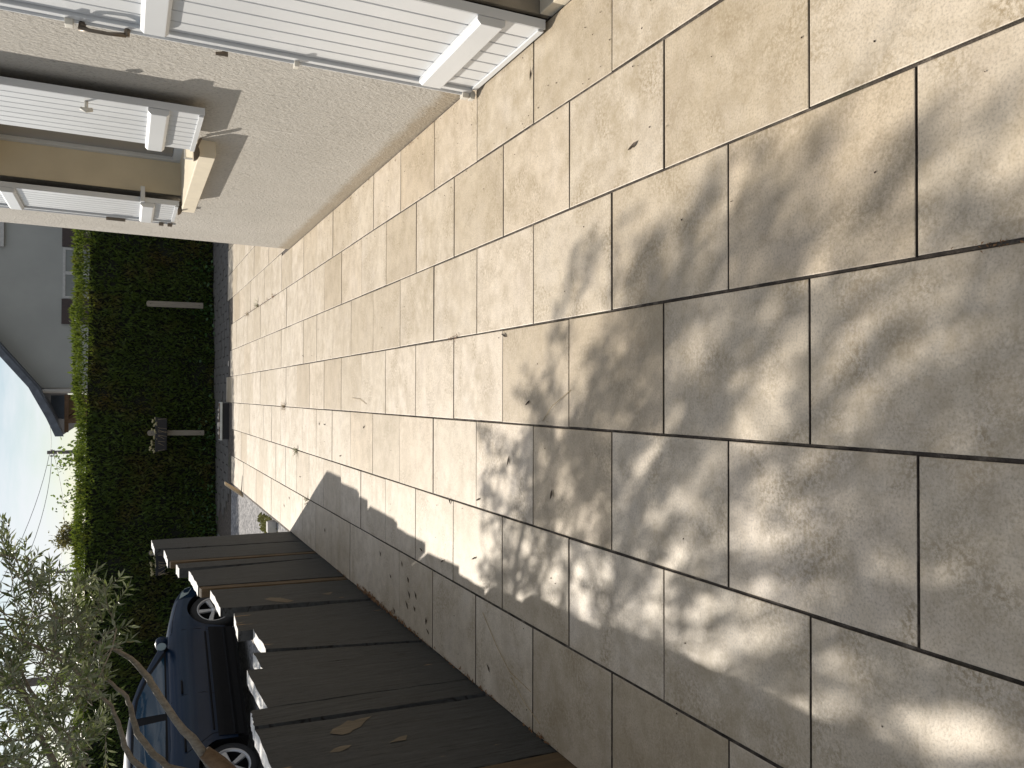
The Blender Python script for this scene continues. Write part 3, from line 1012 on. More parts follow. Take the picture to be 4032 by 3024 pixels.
# grow stems joining each shoot to the nearest wood
tw = MB()
pts_n = np.array([n_[0] for n_ in nodes])
order = sorted(range(len(twigs)), key=lambda i: np.min(np.linalg.norm(pts_n - twigs[i][0], axis=1)))
LP, LD, LL, LW, LT = [], [], [], [], []
for i in order:
    p, d, ln = twigs[i]
    dist = np.linalg.norm(pts_n - p, axis=1) + 0.35 * np.maximum(0, pts_n[:, 2] - p[2] + 0.05)
    j = int(np.argmin(dist))
    q = pts_n[j]
    mid = (p + q) / 2 + rng.normal(size=3) * 0.02 + np.array([0, 0, -0.02])
    tip = p + d * ln
    sag = p + d * ln * 0.5 + np.array([0, 0, 0.012])
    dl = float(np.linalg.norm(p - q))
    r0 = 0.0028 + 0.004 * min(dl, 0.6)
    tw.tube([tuple(q), tuple(mid), tuple(p), tuple(sag), tuple(tip)], [r0, r0 * .85, .0026, .002, .0012], 5, cap=False)
    if dl < 0.8:
        pts_n = np.vstack([pts_n, mid[None], p[None]])
    npair = int(ln / 0.019)
    ax = np.cross(d, rng.normal(size=3)); ax /= np.linalg.norm(ax)
    bx = np.cross(d, ax)
    for kk in range(npair + 2):
        t = (kk + 0.5) / (npair + 1)
        if t > 1: t = 1
        bpnt = p + (sag - p) * 2 * t if t < .5 else sag + (tip - sag) * (2 * t - 1)
        e = ax if kk % 2 else bx
        for sg in (-1, 1):
            if rng.random() < 0.08: continue
            dv = d * rng.uniform(.55, .95) + sg * e * rng.uniform(.5, .9) + rng.normal(size=3) * .18
            LP.append(bpnt); LD.append(dv); LL.append(rng.uniform(.045, .076)); LW.append(rng.uniform(.011, .0175))
            LT.append(min(1, max(0, rng.normal(.45, .22))) if rng.random() > .02 else 1.0)
tw.build('twigs', 'bark', olive)['kind'] = 'stuff'
V, Q = leaf_cloud(np.array(LP), np.array(LD), np.array(LL), np.array(LW))
crown = sheet_mesh('crown', V, Q, 'olive', np.repeat(np.array(LT), 5), olive)
crown['kind'] = 'stuff'
print('olive twigs', len(twigs), 'leaves', len(LP), 'tries', tries)

# ================================================================== hedge
HX0, HX1, HZ, HT = -7.5, 5.4, 2.23, 1.15
def hline(x): return 16.22 + 0.20 * np.maximum(0.0, x + 2.0)
hedge = empty('clipped_hedge', (-1, 16.8, GZ), 'tall clipped evergreen hedge in shadow with a sunlit top across the far end', 'hedge')
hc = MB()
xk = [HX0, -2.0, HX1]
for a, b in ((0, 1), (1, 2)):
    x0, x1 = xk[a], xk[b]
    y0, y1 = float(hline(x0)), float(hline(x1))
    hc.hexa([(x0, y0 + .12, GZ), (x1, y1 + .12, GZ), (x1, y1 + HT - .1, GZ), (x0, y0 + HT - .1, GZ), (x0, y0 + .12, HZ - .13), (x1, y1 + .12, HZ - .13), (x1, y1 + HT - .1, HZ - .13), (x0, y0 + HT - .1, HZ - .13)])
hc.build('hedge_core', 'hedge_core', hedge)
def htop(x): return HZ + 0.03 * np.sin(x * 1.7) + 0.02 * np.sin(x * 5.1 + 1) + 0.028 * np.clip(x + 2, 0, 6)
def hfront(x, z): return hline(x) + 0.05 * np.sin(x * 2.3 + z * 1.1) + 0.04 * np.sin(x * 6.1 - z * 3.0) + 0.03 * np.sin(z * 7 + x)
NF, NT = 44000, 17000
fx = rng.uniform(HX0, HX1, NF); fz = rng.uniform(0.0, 1.0, NF) * (htop(fx) - GZ) + GZ
fy = hfront(fx, fz) + rng.uniform(0, .09, NF)
P1 = np.stack([fx, fy, fz], 1)
D1 = np.stack([rng.normal(0, .45, NF), -np.abs(rng.normal(.5, .3, NF)), rng.normal(.75, .35, NF)], 1)
tx = rng.uniform(HX0, HX1, NT); ty = hline(tx) + rng.uniform(0.0, HT, NT)
P2 = np.stack([tx, ty, htop(tx) - rng.uniform(0.0, .12, NT)], 1)
D2 = np.stack([rng.normal(0, .4, NT), rng.normal(-.05, .35, NT), np.abs(rng.normal(.9, .3, NT))], 1)
NB = 8000
bx_ = rng.uniform(HX0, HX1, NB); bz = rng.uniform(0, 1, NB) * (htop(bx_) - GZ) + GZ
P3 = np.stack([bx_, hline(bx_) + HT - rng.uniform(0, .1, NB), bz], 1)
D3 = np.stack([rng.normal(0, .45, NB), np.abs(rng.normal(.5, .3, NB)), rng.normal(.75, .35, NB)], 1)
PP = np.concatenate([P1, P2, P3]); DD = np.concatenate([D1, D2, D3])
n = len(PP)
LLn = np.concatenate([rng.uniform(.05, .13, NF), rng.uniform(.03, .07, NT) * np.where(rng.random(NT) < .02, 2.0, 1.0), rng.uniform(.06, .13, NB)])
WWn = np.where(np.arange(n) < NF, rng.uniform(.018, .040, n), rng.uniform(.012, .03, n))
V, Q = leaf_cloud(PP, DD, LLn, WWn, 0.15)
fol = sheet_mesh('hedge_foliage', V, Q, 'hedge', np.repeat(rng.beta(2, 2.4, n), 5), hedge)
fol['kind'] = 'stuff'
NI = 460
ix = rng.uniform(-5, 3.6, NI); iz = np.abs(rng.normal(0, .22, NI)) + GZ
ix = np.where(rng.random(NI) < .5, rng.choice([-1.9, -2.25, 1.62, -.70, 2.4, -3.1], NI) + rng.normal(0, .14, NI), ix)
Pi = np.stack([ix, hline(ix) - rng.uniform(.04, .18, NI), iz], 1)
Di = np.stack([rng.normal(0, .6, NI), -np.abs(rng.normal(.5, .3, NI)), rng.normal(0, .5, NI)], 1)
V, Q = leaf_cloud(Pi, Di, rng.uniform(.05, .09, NI), rng.uniform(.04, .06, NI), .1)
ivy = sheet_mesh('ivy_leaves', V, Q, 'ivy', np.repeat(rng.random(NI), 5), hedge)
ivy['kind'] = 'stuff'

# posts and hanging flower boxes in front of the hedge
def wooden_slat(x15, w, z0, z1, Y, label, lean=0.0):
    k = Y / 15.4                       # measured at 15.4 m, standing at Y
    x = x15 * k; z0 = CAM_H + (z0 - CAM_H) * k; z1 = CAM_H + (z1 - CAM_H) * k; r_ = w * k / 2
    e = MB()
    arc = [(-r_, z0), (r_, z0), (r_, z1 - r_ * .7)] + [(r_ * math.cos(a), z1 - r_ * .7 + r_ * .7 * math.sin(a)) for a in np.linspace(.3, math.pi - .3, 6)] + [(-r_, z1 - r_ * .7)]
    e.prism(arc, lambda a, b, d: (x + a + lean * b, Y + d, b), 0.0, .03)
    o = empty('garden_stake', (x, Y, z0), label, 'stake', 'weathered stakes fixed along the hedge')
    e.build('stake_board', 'post', o, bevel=0.005)
    for zz in (z0 + .07, z1 - .07):
        q = MB(); q.tube([(x + lean * zz, Y - .006, zz), (x + lean * zz, Y + .35, zz)], .007, 6)
        q.build('fixing_bolt', 'black_trim', o)
    return x, z1, k
wooden_slat(1.54, .098, .275, 1.176, 16.72, 'bare weathered wooden stake with rounded top and no flower box, on the hedge', -.005)
wooden_slat(-.655, .088, .245, 1.146, 16.30, 'weathered wooden stake carrying a dark flower box on the hedge', .01)
wooden_slat(-2.66, .088, .25, 1.108, 16.02, 'weathered wooden stake with a flower box seen past the far end of the fence')
def flower_box(x0, x1, y, z0, z1, label, seed):
    e = empty('flower_box', ((x0 + x1) / 2, y, z0), label, 'planter', 'dark flower boxes hung on the stakes')
    b = MB()
    a = .03
    b.hexa([(x0 + a, y - .14, z0), (x1 - a, y - .14, z0), (x1 - a, y - .005, z0), (x0 + a, y - .005, z0), (x0, y - .17, z1), (x1, y - .17, z1), (x1, y - .003, z1), (x0, y - .003, z1)])
    b.build('box', 'planter', e, bevel=.008)
    rr = random.Random(seed)
    n = int((x1 - x0) / .045)
    for i in range(n):
        f = MB()
        cx = x0 + (x1 - x0) * (i + .5) / n + rr.uniform(-.02, .02)
        cz = z1 + rr.uniform(-.04, .075); cy = y - .09 + rr.uniform(-.07, .05)
        s = rr.uniform(.022, .038)
        for q in range(5):
            an = q * 2.4
            c = Vector((cx + s * .7 * math.cos(an), cy + s * .7 * math.sin(an), cz + rr.uniform(-.01, .015)))
            k = len(f.v)
            f.add([c + Vector((0, 0, s * .6)), c + Vector((s * .6, 0, 0)), c + Vector((0, s * .6, 0)), c + Vector((-s * .6, 0, 0)), c + Vector((0, -s * .6, 0)), c - Vector((0, 0, s * .5))],
                  [(0, 1, 2), (0, 2, 3), (0, 3, 4), (0, 4, 1), (5, 2, 1), (5, 3, 2), (5, 4, 3), (5, 1, 4)])
        f.tube([(cx, cy, z1 - .05), (cx, cy, cz)], .003, 4)
        f.build('blossom', 'flower', e)
    st_ = MB()
    for i in range(9):
        cx = rr.uniform(x0, x1); 
        st_.tube([(cx, y - .12, z1), (cx + rr.uniform(-.03, .03), y - .175, z1 - .06), (cx + rr.uniform(-.05, .05), y - .18, z1 - rr.uniform(.12, .22))], [.003, .0025, .0015], 4)
    st_.build('dry_stems', 'dry_twig', e)['kind'] = 'stuff'
flower_box(-.955 * 16.3 / 15.4, -.375 * 16.3 / 15.4, 16.29, .805, 1.0, 'dark flower box with cream blossoms on the stake behind the black trough', 3)
flower_box(-3.02 * 16.02 / 15.4, -2.58 * 16.02 / 15.4, 16.01, .83, .985, 'dark flower box with cream blossoms half hidden by the fence end', 5)

# ================================================================== things at the far end of the patio
tr = empty('planting_trough', (-.41, 14.05, GZ), 'black trough with a zinc rim and dry soil at the far patio edge', 'planter')
b = MB(); b.box(-.70, -.13, 13.95, 14.16, GZ, .112)
b.build('trough_body', 'planter', tr, bevel=.008)
b = MB()
b.box(-.715, -.115, 13.932, 13.952, .095, .128); b.box(-.715, -.115, 14.158, 14.178, .095, .128)
b.box(-.715, -.702, 13.954, 14.156, .095, .130); b.box(-.128, -.115, 13.954, 14.156, .095, .130)
b.build('rim', 'trough_rim', tr, bevel=.003)
so = MB()
G_ = 14
for i in range(G_ + 1):
    for j in range(5):
        so.v.append((-.70 + .57 * i / G_, 13.955 + .2 * j / 4, .115 + random.uniform(0, .025)))
for i in range(G_):
    for j in range(4):
        a = i * 5 + j
        so.f.append((a, a + 5, a + 6, a + 1))
so.build('soil', 'soil', tr)
for (x, r_) in ((-.47, .045), (-.36, .03), (-.31, .025), (-.60, .03), (-.52, .025), (-.24, .022)):
    bm = MB()
    bm.lathe([(0.001, -r_ * .7), (r_ * .8, -r_ * .45), (r_, 0), (r_ * .75, r_ * .5), (0.001, r_ * .65)], (x, 14.03 + random.uniform(-.05, .05), .14), 'Z', 8)
    bm.build('pebble', 'stone', tr, smooth=True)
# leaning stake
e = MB()
A, B = Vector((-1.245, 12.46, .205)), Vector((-1.40, 12.28, -.02))
dv = (A - B).normalized(); sd = Vector((.45, .89, 0)).normalized(); nn = dv.cross(sd).normalized()
w1, w2, th = .055, .035, .012
pts = []
for P, w_ in ((B, w1), (A, w2)):
    for a, b_ in ((-1, -1), (1, -1), (1, 1), (-1, 1)):
        pts.append(P + sd * w_ * a + nn * th * b_)
e.hexa([pts[0], pts[1], pts[2], pts[3], pts[4], pts[5], pts[6], pts[7]])
tag(e.build('loose_board', 'stake', None, bevel=.004, loc=B), 'short pale wooden board leaning up at the patio corner', 'board')
# concrete block by the fence end
e = MB(); e.hexa([(-1.55, 9.66, GZ), (-1.41, 9.65, GZ), (-1.41, 9.80, GZ), (-1.55, 9.80, GZ), (-1.545, 9.67, .035), (-1.415, 9.66, .04), (-1.42, 9.79, .035), (-1.54, 9.79, .035)])
tag(e.build('concrete_block', 'concrete', None, bevel=.01, loc=(-1.5, 9.7, GZ)), 'small pale concrete block just past the end of the fence', 'block')
# stones and rubble where the tile bed ends
for i, (x, y, r_, nm) in enumerate(((.62, 14.02, .035, 'flat pale stone'), (.50, 14.10, .06, 'larger grey stone'), (.72, 14.08, .03, 'small round stone'))):
    b = MB(); b.lathe([(0.001, -r_ * .5), (r_ * .8, -r_ * .35), (r_, 0), (r_ * .7, r_ * .4), (0.001, r_ * .5)], (x, y, GZ + r_ * .45 + .005), 'Z', 9)
    tag(b.build('loose_stone', 'stone', None, smooth=True, loc=(x, y, GZ)), nm + ' lying off the broken far edge of the tiles', 'stone', 'stones at the broken patio edge')

# moss bank beside the driveway
mo = MB()
for i in range(180):
    x, y = -1.56 + random.gauss(0, .06), 10.25 + random.gauss(0, .35)
    s = random.uniform(.012, .035)
    z = GZ + .002
    mo.add([(x - s, y, z), (x, y - s, z), (x + s, y, z), (x, y + s, z), (x, y, z + s * random.uniform(.6, 1.6))], [(0, 1, 4), (1, 2, 4), (2, 3, 4), (3, 0, 4)])
tag(mo.build('moss', 'moss'), 'yellow green moss along the driveway edge past the fence', 'moss', kind='stuff')

# ================================================================== litter and weeds
leaf_spots = [(0.81, 2.3), (1.31, 3.06), (-1.12, 4.52), (-1.27, 4.31), (-1.22, 4.34), (-1.22, 3.48), (-1.30, 4.93), (-1.14, 4.64), (-1.21, 4.68), (-1.11, 5.01), (-0.99, 4.78), (-1.06, 4.66), (-0.85, 4.08), (-0.85, 4.42), (-0.76, 3.65), (-0.28, 3.27), (-0.48, 3.6), (-0.53, 3.98), (-0.38, 2.87), (-0.24, 7.12), (-0.22, 5.67), (-0.24, 6.9), (-0.46, 6.34), (-0.76, 7.94), (-1.2, 4.54), (-1.01, 5.24), (-1.1, 6.88), (-1.13, 8.81), (-1.02, 8.52), (0.36, 7.84), (0.26, 3.31), (-0.03, 3.08)]
for i, (x, y) in enumerate(leaf_spots):
    L = random.uniform(.028, .05) if i > 8 else random.uniform(.04, .06)
    w = random.uniform(.0035, .0065)
    a = random.choice([random.gauss(1.57, .3), random.uniform(0, 6.28)]) if x > -.9 else random.gauss(0.1, .4)
    c, s = math.cos(a), math.sin(a)
    pr = [(-.5, 0, .001), (-.15, 1, .004), (.25, .85, .006), (.5, 0, .010), (.25, -.85, .006), (-.15, -1, .004)]
    vv = [(x + L * u * c - w * v * s, y + L * u * s + w * v * c, z + .001) for u, v, z in pr] + [(x, y, .0012)]
    e = MB(); e.add(vv, [(6, 0, 1), (6, 1, 2), (6, 2, 3), (6, 3, 4), (6, 4, 5), (6, 5, 0)])
    o = e.build('fallen_leaf', 'dry_leaf', None, loc=(x, y, .001))
    tag(o, 'small dry brown olive leaf fallen flat on the tiles', 'leaf', 'dry leaves scattered over the patio')
# dark specks of dirt, mostly along the wall
sp = MB()
for i in range(230):
    if i < 110: x, y = random.uniform(1.0, 1.46), random.uniform(2.2, 8)
    else: x, y = random.uniform(-1.3, 1.2), random.uniform(1, 12)
    s = random.uniform(.0015, .0042)
    a = random.uniform(0, 3)
    sp.add([(x + s * math.cos(a), y + s * math.sin(a), .0012), (x - s * math.sin(a) * .7, y + s * math.cos(a) * .7, .0012), (x - s * math.cos(a), y - s * math.sin(a), .0012), (x + s * math.sin(a) * .7, y - s * math.cos(a) * .7, .0012), (x, y, .0045)],
           [(0, 1, 4), (1, 2, 4), (2, 3, 4), (3, 0, 4)])
tag(sp.build('dirt_specks', 'dry_leaf'), 'fine dark specks of dirt strewn over the tiles', 'debris', kind='stuff')

def weed(x, y, n, h, label, mat='weed', spread=.06):
    e = MB()
    for i in range(n):
        a = random.uniform(0, 6.28)
        L = h * random.uniform(.5, 1.1)
        rr = spread * random.uniform(.4, 1.2)
        p0 = Vector((x + random.gauss(0, .012), y + random.gauss(0, .012), -.006))
        p1 = p0 + Vector((math.cos(a) * rr * .5, math.sin(a) * rr * .5, L * .75))
        p2 = p0 + Vector((math.cos(a) * rr * 1.3, math.sin(a) * rr * 1.3, L * random.uniform(.5, 1)))
        sd = Vector((-math.sin(a), math.cos(a), 0)) * random.uniform(.0015, .003)
        e.add([p0 - sd, p0 + sd, p1 + sd * .9, p1 - sd * .9, p2], [(0, 1, 2, 3), (3, 2, 4)])
    return tag(e.build('weed_tuft', mat, None, loc=(x, y, 0)), label, 'weed', 'weeds growing in the joints')
weed(-.12, 8.84, 26, .05, 'dry straw coloured weed in the joint in line with the trough', 'dry_twig', .08)
weed(-.53, 8.13, 26, .06, 'green and straw weed with a long blade between two tile rows', 'weed', .09)
weed(-.94, 7.64, 18, .045, 'small dark weed at the tip of the fence shadow', 'weed', .06)
weed(1.12, 10.81, 30, .06, 'bright green weed in the joint beyond the house corner', 'weed', .10)
weed(1.09, 11.7, 22, .05, 'dull brown weed in the joint near the far tile edge', 'dry_twig', .08)
weed(1.10, 9.6, 14, .035, 'low brown weed in the joint level with the house corner', 'rust_litter', .06)
# crumbs of leaf litter pressed into joints and along the fence foot
li = MB()
def crumbs(cx, cy, sx, sy, n, smin=.004, smax=.014):
    for i in range(n):
        x, y = cx + random.gauss(0, sx), cy + random.gauss(0, sy)
        if x < -1.343: x = -1.343 + random.uniform(0, .01)
        s = random.uniform(smin, smax); a = random.uniform(0, 6.28); q = s * random.uniform(.15, .5)
        c, s_ = math.cos(a), math.sin(a)
        z = random.uniform(.001, .006)
        li.add([(x + s * c, y + s * s_, z), (x - q * s_, y + q * c, z + .003), (x - s * c, y - s * s_, z + .001), (x + q * s_, y - q * c, z + .004)], [(0, 1, 2, 3)])
crumbs(-1.335, 5.45, .010, .16, 140, .006, .022)
crumbs(-1.335, 4.85, .010, .25, 90, .005, .02)
for y in (4.4, 3.95, 3.7, 3.5, 3.05, 2.95, 6.3):
    crumbs(-1.338, y, .006, .07, 14)
crumbs(.287, 3.91, .006, .05, 40, .003, .009)
crumbs(.287, 1.07, .005, .03, 20, .002, .006)
for y in (9.5, 9.9, 10.2, 10.5, 11.0, 11.4, 11.9):
    crumbs(1.097, y, .012, .12, 22, .004, .012)
crumbs(1.455, 4.3, .008, .9, 30, .003, .01)
tag(li.build('leaf_litter', 'rust_litter'), 'brown crumbs of dead leaf lying in the joints and along the fence foot', 'leaf litter', kind='stuff')
# straws on the tiles by the fence
def straw(pts, label, r=.0014):
    e = MB(); e.tube(pts, r, 5)
    tag(e.build('dry_straw', 'dry_twig', None, loc=pts[0]), label, 'straw', 'dry straws on the patio')
straw([(-.99, 3.55, .003), (-1.10, 3.38, .006), (-1.17, 3.25, .004), (-1.19, 3.05, .003)], 'long bent straw lying in the shade of the fence')
straw([(-1.19, 3.24, .003), (-1.24, 3.10, .012), (-1.29, 2.97, .003)], 'short knotted straw beside the fence foot')
straw([(-.02, 6.0, .003), (-.03, 5.75, .006), (-.06, 5.6, .003)], 'pale curled straw on the sunny tiles near the middle')
straw([(-.10, 2.95, .003), (-.04, 2.85, .012), (.02, 2.72, .003)], 'bent twig lying in the leaf shadow near the middle joint')

# ================================================================== car
CT = math.radians(59)
fwx, fwy = -3.02, 12.55
hx, hy = math.cos(CT), math.sin(CT)
WB = 2.55
YS = -0.80            # outer face of the right-hand wheels in car space
# car origin: middle of the rear axle on the ground
rx, ry = fwx - hx * WB, fwy - hy * WB
nx, ny = math.sin(CT), -math.cos(CT)
car = empty('parked_car', (rx - nx * 0.80, ry - ny * 0.80, 0.015), 'dark blue hatchback parked behind the fence, half hidden by the olive', 'car', None, CT)
def lerp_tab(x, tab):
    return float(np.interp(x, [a for a, _ in tab], [b for _, b in tab]))
TOP = [(-.72, .78), (-.66, .92), (-.5, .97), (0, .99), (.9, .975), (2.0, .965), (2.15, .955), (2.4, .915), (2.7, .86), (2.95, .80), (3.15, .72), (3.28, .62), (3.33, .50)]
HW = [(-.72, .70), (-.6, .80), (-.3, .855), (.3, .875), (1.5, .88), (2.4, .87), (2.8, .84), (3.1, .74), (3.25, .62), (3.33, .50)]
RA = 0.355
def bottom(x):
    zb = .20
    if x > 2.95: zb = .20 + .05 * (x - 2.95) / .38
    for c in (0.0, WB):
        dx = abs(x - c)
        if dx < RA: zb = max(zb, .315 + math.sqrt(RA * RA - dx * dx))
    return zb
def wid(x, z):
    w = lerp_tab(x, HW)
    zt = lerp_tab(x, TOP)
    t = (z - .2) / max(.05, zt - .2)
    # belly, crease and shoulder
    prof = np.interp(t, [0, .12, .30, .36, .62, .80, .90, .97, 1.0], [.945, .965, .985, .995, 1.0, .985, .955, .905, .84])
    return w * prof
xs = sorted(set([round(v, 3) for v in np.concatenate([np.linspace(-.72, 3.33, 82), np.linspace(-RA, RA, 25), np.linspace(WB - RA, WB + RA, 25), [-RA - .002, RA + .002, WB - RA - .002, WB + RA + .002]])]))
NR = 16
cb = MB()
NC = 6
for x in xs:
    zb, zt = bottom(x), lerp_tab(x, TOP)
    sec = []
    for i in range(NR + 1):
        z = zb + (zt - zb) * i / NR
        sec.append((x, -wid(x, z), z))
    wt = wid(x, zt)
    for i in range(1, NC):
        u = i / NC
        sec.append((x, -wt + 2 * wt * u, zt + .035 * math.sin(math.pi * u)))
    for i in range(NR, -1, -1):
        z = zb + (zt - zb) * i / NR
        sec.append((x, wid(x, z), z))
    cb.v += sec
ns = 2 * (NR + 1) + NC - 1
for a in range(len(xs) - 1):
    for b in range(ns - 1):
        p = a * ns + b
        cb.f.append((p, p + 1, p + ns + 1, p + ns))
cb.f.append(tuple(range(ns)))
cb.f.append(tuple((len(xs) - 1) * ns + i for i in range(ns))[::-1])
body = cb.build('body', 'carpaint', car, smooth=True, local=True)
# cabin
ROOF = [(-.62, 1.00), (-.42, 1.28), (-.2, 1.40), (.2, 1.44), (.6, 1.44), (.95, 1.42), (1.25, 1.37), (1.5, 1.29), (1.8, 1.14), (2.15, .955)]
def gw(z): return float(np.interp(z, [.93, 1.05, 1.25, 1.36, 1.42, 1.46], [.775, .745, .675, .625, .56, .42]))
cg = MB()
xg = np.linspace(-.62, 2.15, 50)
NG = 10
for x in xg:
    zr = lerp_tab(x, ROOF); zb = .93
    sec = []
    for i in range(NG + 1):
        z = zb + (zr - zb) * i / NG
        sec.append((x, -gw(z), z))
    wt = gw(zr)
    for i in range(1, 6):
        u = i / 6
        sec.append((x, -wt + 2 * wt * u, zr + .03 * math.sin(math.pi * u)))
    for i in range(NG, -1, -1):
        z = zb + (zr - zb) * i / NG
        sec.append((x, gw(z), z))
    cg.v += sec
ns = 2 * (NG + 1) + 5
for a in range(len(xg) - 1):
    for b in range(ns - 1):
        p = a * ns + b
        cg.f.append((p, p + 1, p + ns + 1, p + ns))
cg.build('cabin', 'carpaint', car, smooth=True, local=True)
def side_pane(name, poly, mat, off=.004, sub=8):
    # poly (x, z) densified, mapped on the cabin flank, both sides
    for s in (-1, 1):
        e = MB()
        dense = []
        for i in range(len(poly)):
            a, b = poly[i], poly[(i + 1) % len(poly)]
            for k in range(sub):
                t = k / sub
                dense.append((a[0] + (b[0] - a[0]) * t, a[1] + (b[1] - a[1]) * t))
        cx = sum(p[0] for p in dense) / len(dense); cz = sum(p[1] for p in dense) / len(dense)
        rings = []
        for f in (1.0, .66, .33):
            rings.append([(cx + (p[0] - cx) * f, s * (gw(cz + (p[1] - cz) * f) + off), cz + (p[1] - cz) * f) for p in dense])
        n = len(dense)
        for r_ in rings: e.v += r_
        e.v.append((cx, s * (gw(cz) + off), cz))
        for k in range(2):
            for i in range(n):
                e.f.append((k * n + i, k * n + (i + 1) % n, (k + 1) * n + (i + 1) % n, (k + 1) * n + i))
        for i in range(n):
            e.f.append((2 * n + i, 2 * n + (i + 1) % n, 3 * n))
        e.build(name, mat, car, smooth=True, local=True)
side_pane('window_surround', [(1.93, .965), (1.60, 1.19), (1.28, 1.325), (.9, 1.375), (.3, 1.39), (-.12, 1.34), (-.34, 1.22), (-.42, 1.02), (.3, .985)], 'black_trim', .002)
side_pane('side_window', [(1.82, .985), (1.56, 1.165), (1.25, 1.295), (.98, 1.335), (.90, 1.0)], 'car_glass', .006)
side_pane('side_window', [(.80, 1.0), (.86, 1.345), (.35, 1.36), (-.08, 1.315), (-.26, 1.20), (-.32, 1.035)], 'car_glass', .006)
ws = MB()
for (x, z, w) in ((2.07, 1.005, .66), (1.80, 1.165, .63), (1.52, 1.305, .575)):
    ws.v += [(x + .012, -w, z + .01), (x + .03, 0, z + .035), (x + .012, w, z + .01)]
ws.f += [(0, 1, 4, 3), (1, 2, 5, 4), (3, 4, 7, 6), (4, 5, 8, 7)]
ws.build('windscreen', 'car_glass', car, smooth=True, local=True)
rwn = MB()
for (x, z, w) in ((-.58, 1.07, .62), (-.40, 1.32, .56)):
    rwn.v += [(x - .012, -w, z + .01), (x - .03, 0, z + .02), (x - .012, w, z + .01)]
rwn.f += [(0, 1, 4, 3), (1, 2, 5, 4)]
rwn.build('rear_window', 'car_glass', car, smooth=True, local=True)
# door shut lines, sill, mouldings
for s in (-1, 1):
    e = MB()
    xq = list(np.linspace(RA + .03, WB - RA - .03, 30))  # black band along the lower flanks, between the wheel arches
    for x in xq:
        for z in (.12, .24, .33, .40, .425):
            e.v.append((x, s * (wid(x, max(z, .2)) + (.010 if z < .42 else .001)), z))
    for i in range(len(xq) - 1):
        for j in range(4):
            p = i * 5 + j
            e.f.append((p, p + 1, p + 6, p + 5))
    e.build('lower_side_band', 'black_trim', car, smooth=True, local=True)
def line_on_side(name, pts, r, mat='black_trim'):
    for s in (-1, 1):
        e = MB()
        e.tube([(x, s * (wid(x, z) + .0005), z) for x, z in pts], r, 5)
        e.build(name, mat, car, local=True)
line_on_side('door_gap', [(2.13, .90), (2.16, .75), (2.15, .55), (2.10, .36)], .004)
line_on_side('door_gap', [(1.00, .93), (1.06, .80), (1.06, .55), (1.02, .36)], .004)
line_on_side('door_gap', [(.10, .93), (.22, .78), (.30, .66), (.42, .50), (.46, .36)], .004)
line_on_side('rub_strip', [(x, .47) for x in np.linspace(.48, 2.08, 14)], .013)
line_on_side('sill_moulding', [(x, .225) for x in np.linspace(.40, 2.15, 16)], .03)
line_on_side('arch_gap', [(2.16, .885), (2.4, .86), (2.7, .80), (2.86, .75)], .0035)
for s in (-1, 1):
    for xh in (1.18, .33):
        e = MB()
        e.tube([(xh - .10, s * (wid(xh, .80) + .002), .80), (xh - .07, s * (wid(xh, .80) + .03), .803), (xh + .07, s * (wid(xh, .80) + .03), .803), (xh + .10, s * (wid(xh, .80) + .002), .80)], .013, 6)
        e.build('door_handle', 'black_trim', car, smooth=True, local=True)
    # mirror
    e = MB()
    prof = [(0.002, -.115), (.055, -.105), (.075, -.05), (.08, 0), (.072, .05), (.045, .09), (.002, .10)]
    k0 = len(e.v)
    e.lathe(prof, (0, 0, 0), 'Y', 14)
    e.v = [(1.90 + v[0] * .72, s * (.93 + v[1]), 1.02 + v[2]) for v in e.v]
    e.build('mirror', 'carpaint', car, smooth=True, local=True)
    e = MB(); e.tube([(1.92, s * .74, .955), (1.91, s * .88, .985)], [.03, .022], 6)
    e.build('mirror_stalk', 'black_trim', car, local=True)
    e = MB()
    e.lathe([(.001, 0), (.058, .001)], (0, 0, 0), 'Y', 14)
    e.v = [(1.838 - .001, s * (.93) + v[0] * 1.2, 1.02 + v[2]) for v in e.v]
    e.build('mirror_glass', 'lamp_glass', car, local=True)
    # headlight
    e = MB()
    poly = [(2.80, .765), (2.98, .725), (3.13, .665), (3.17, .60), (3.05, .585), (2.90, .64)]
    nP = len(poly)
    vv = [(x, s * (wid(x, z) + .008), z) for x, z in poly]
    e.add(vv, [tuple(range(nP))])
    e.build('headlight', 'lamp_glass', car, local=True)
    e = MB(); e.add([(-.66, s * (wid(-.66, z) + .006), z) for z in (.68, .88)] + [(-.42, s * (wid(-.42, z) + .006), z) for z in (.88, .74)], [(0, 1, 2, 3)])
    e.build('tail_light', 'brown_shutter', car, local=True)
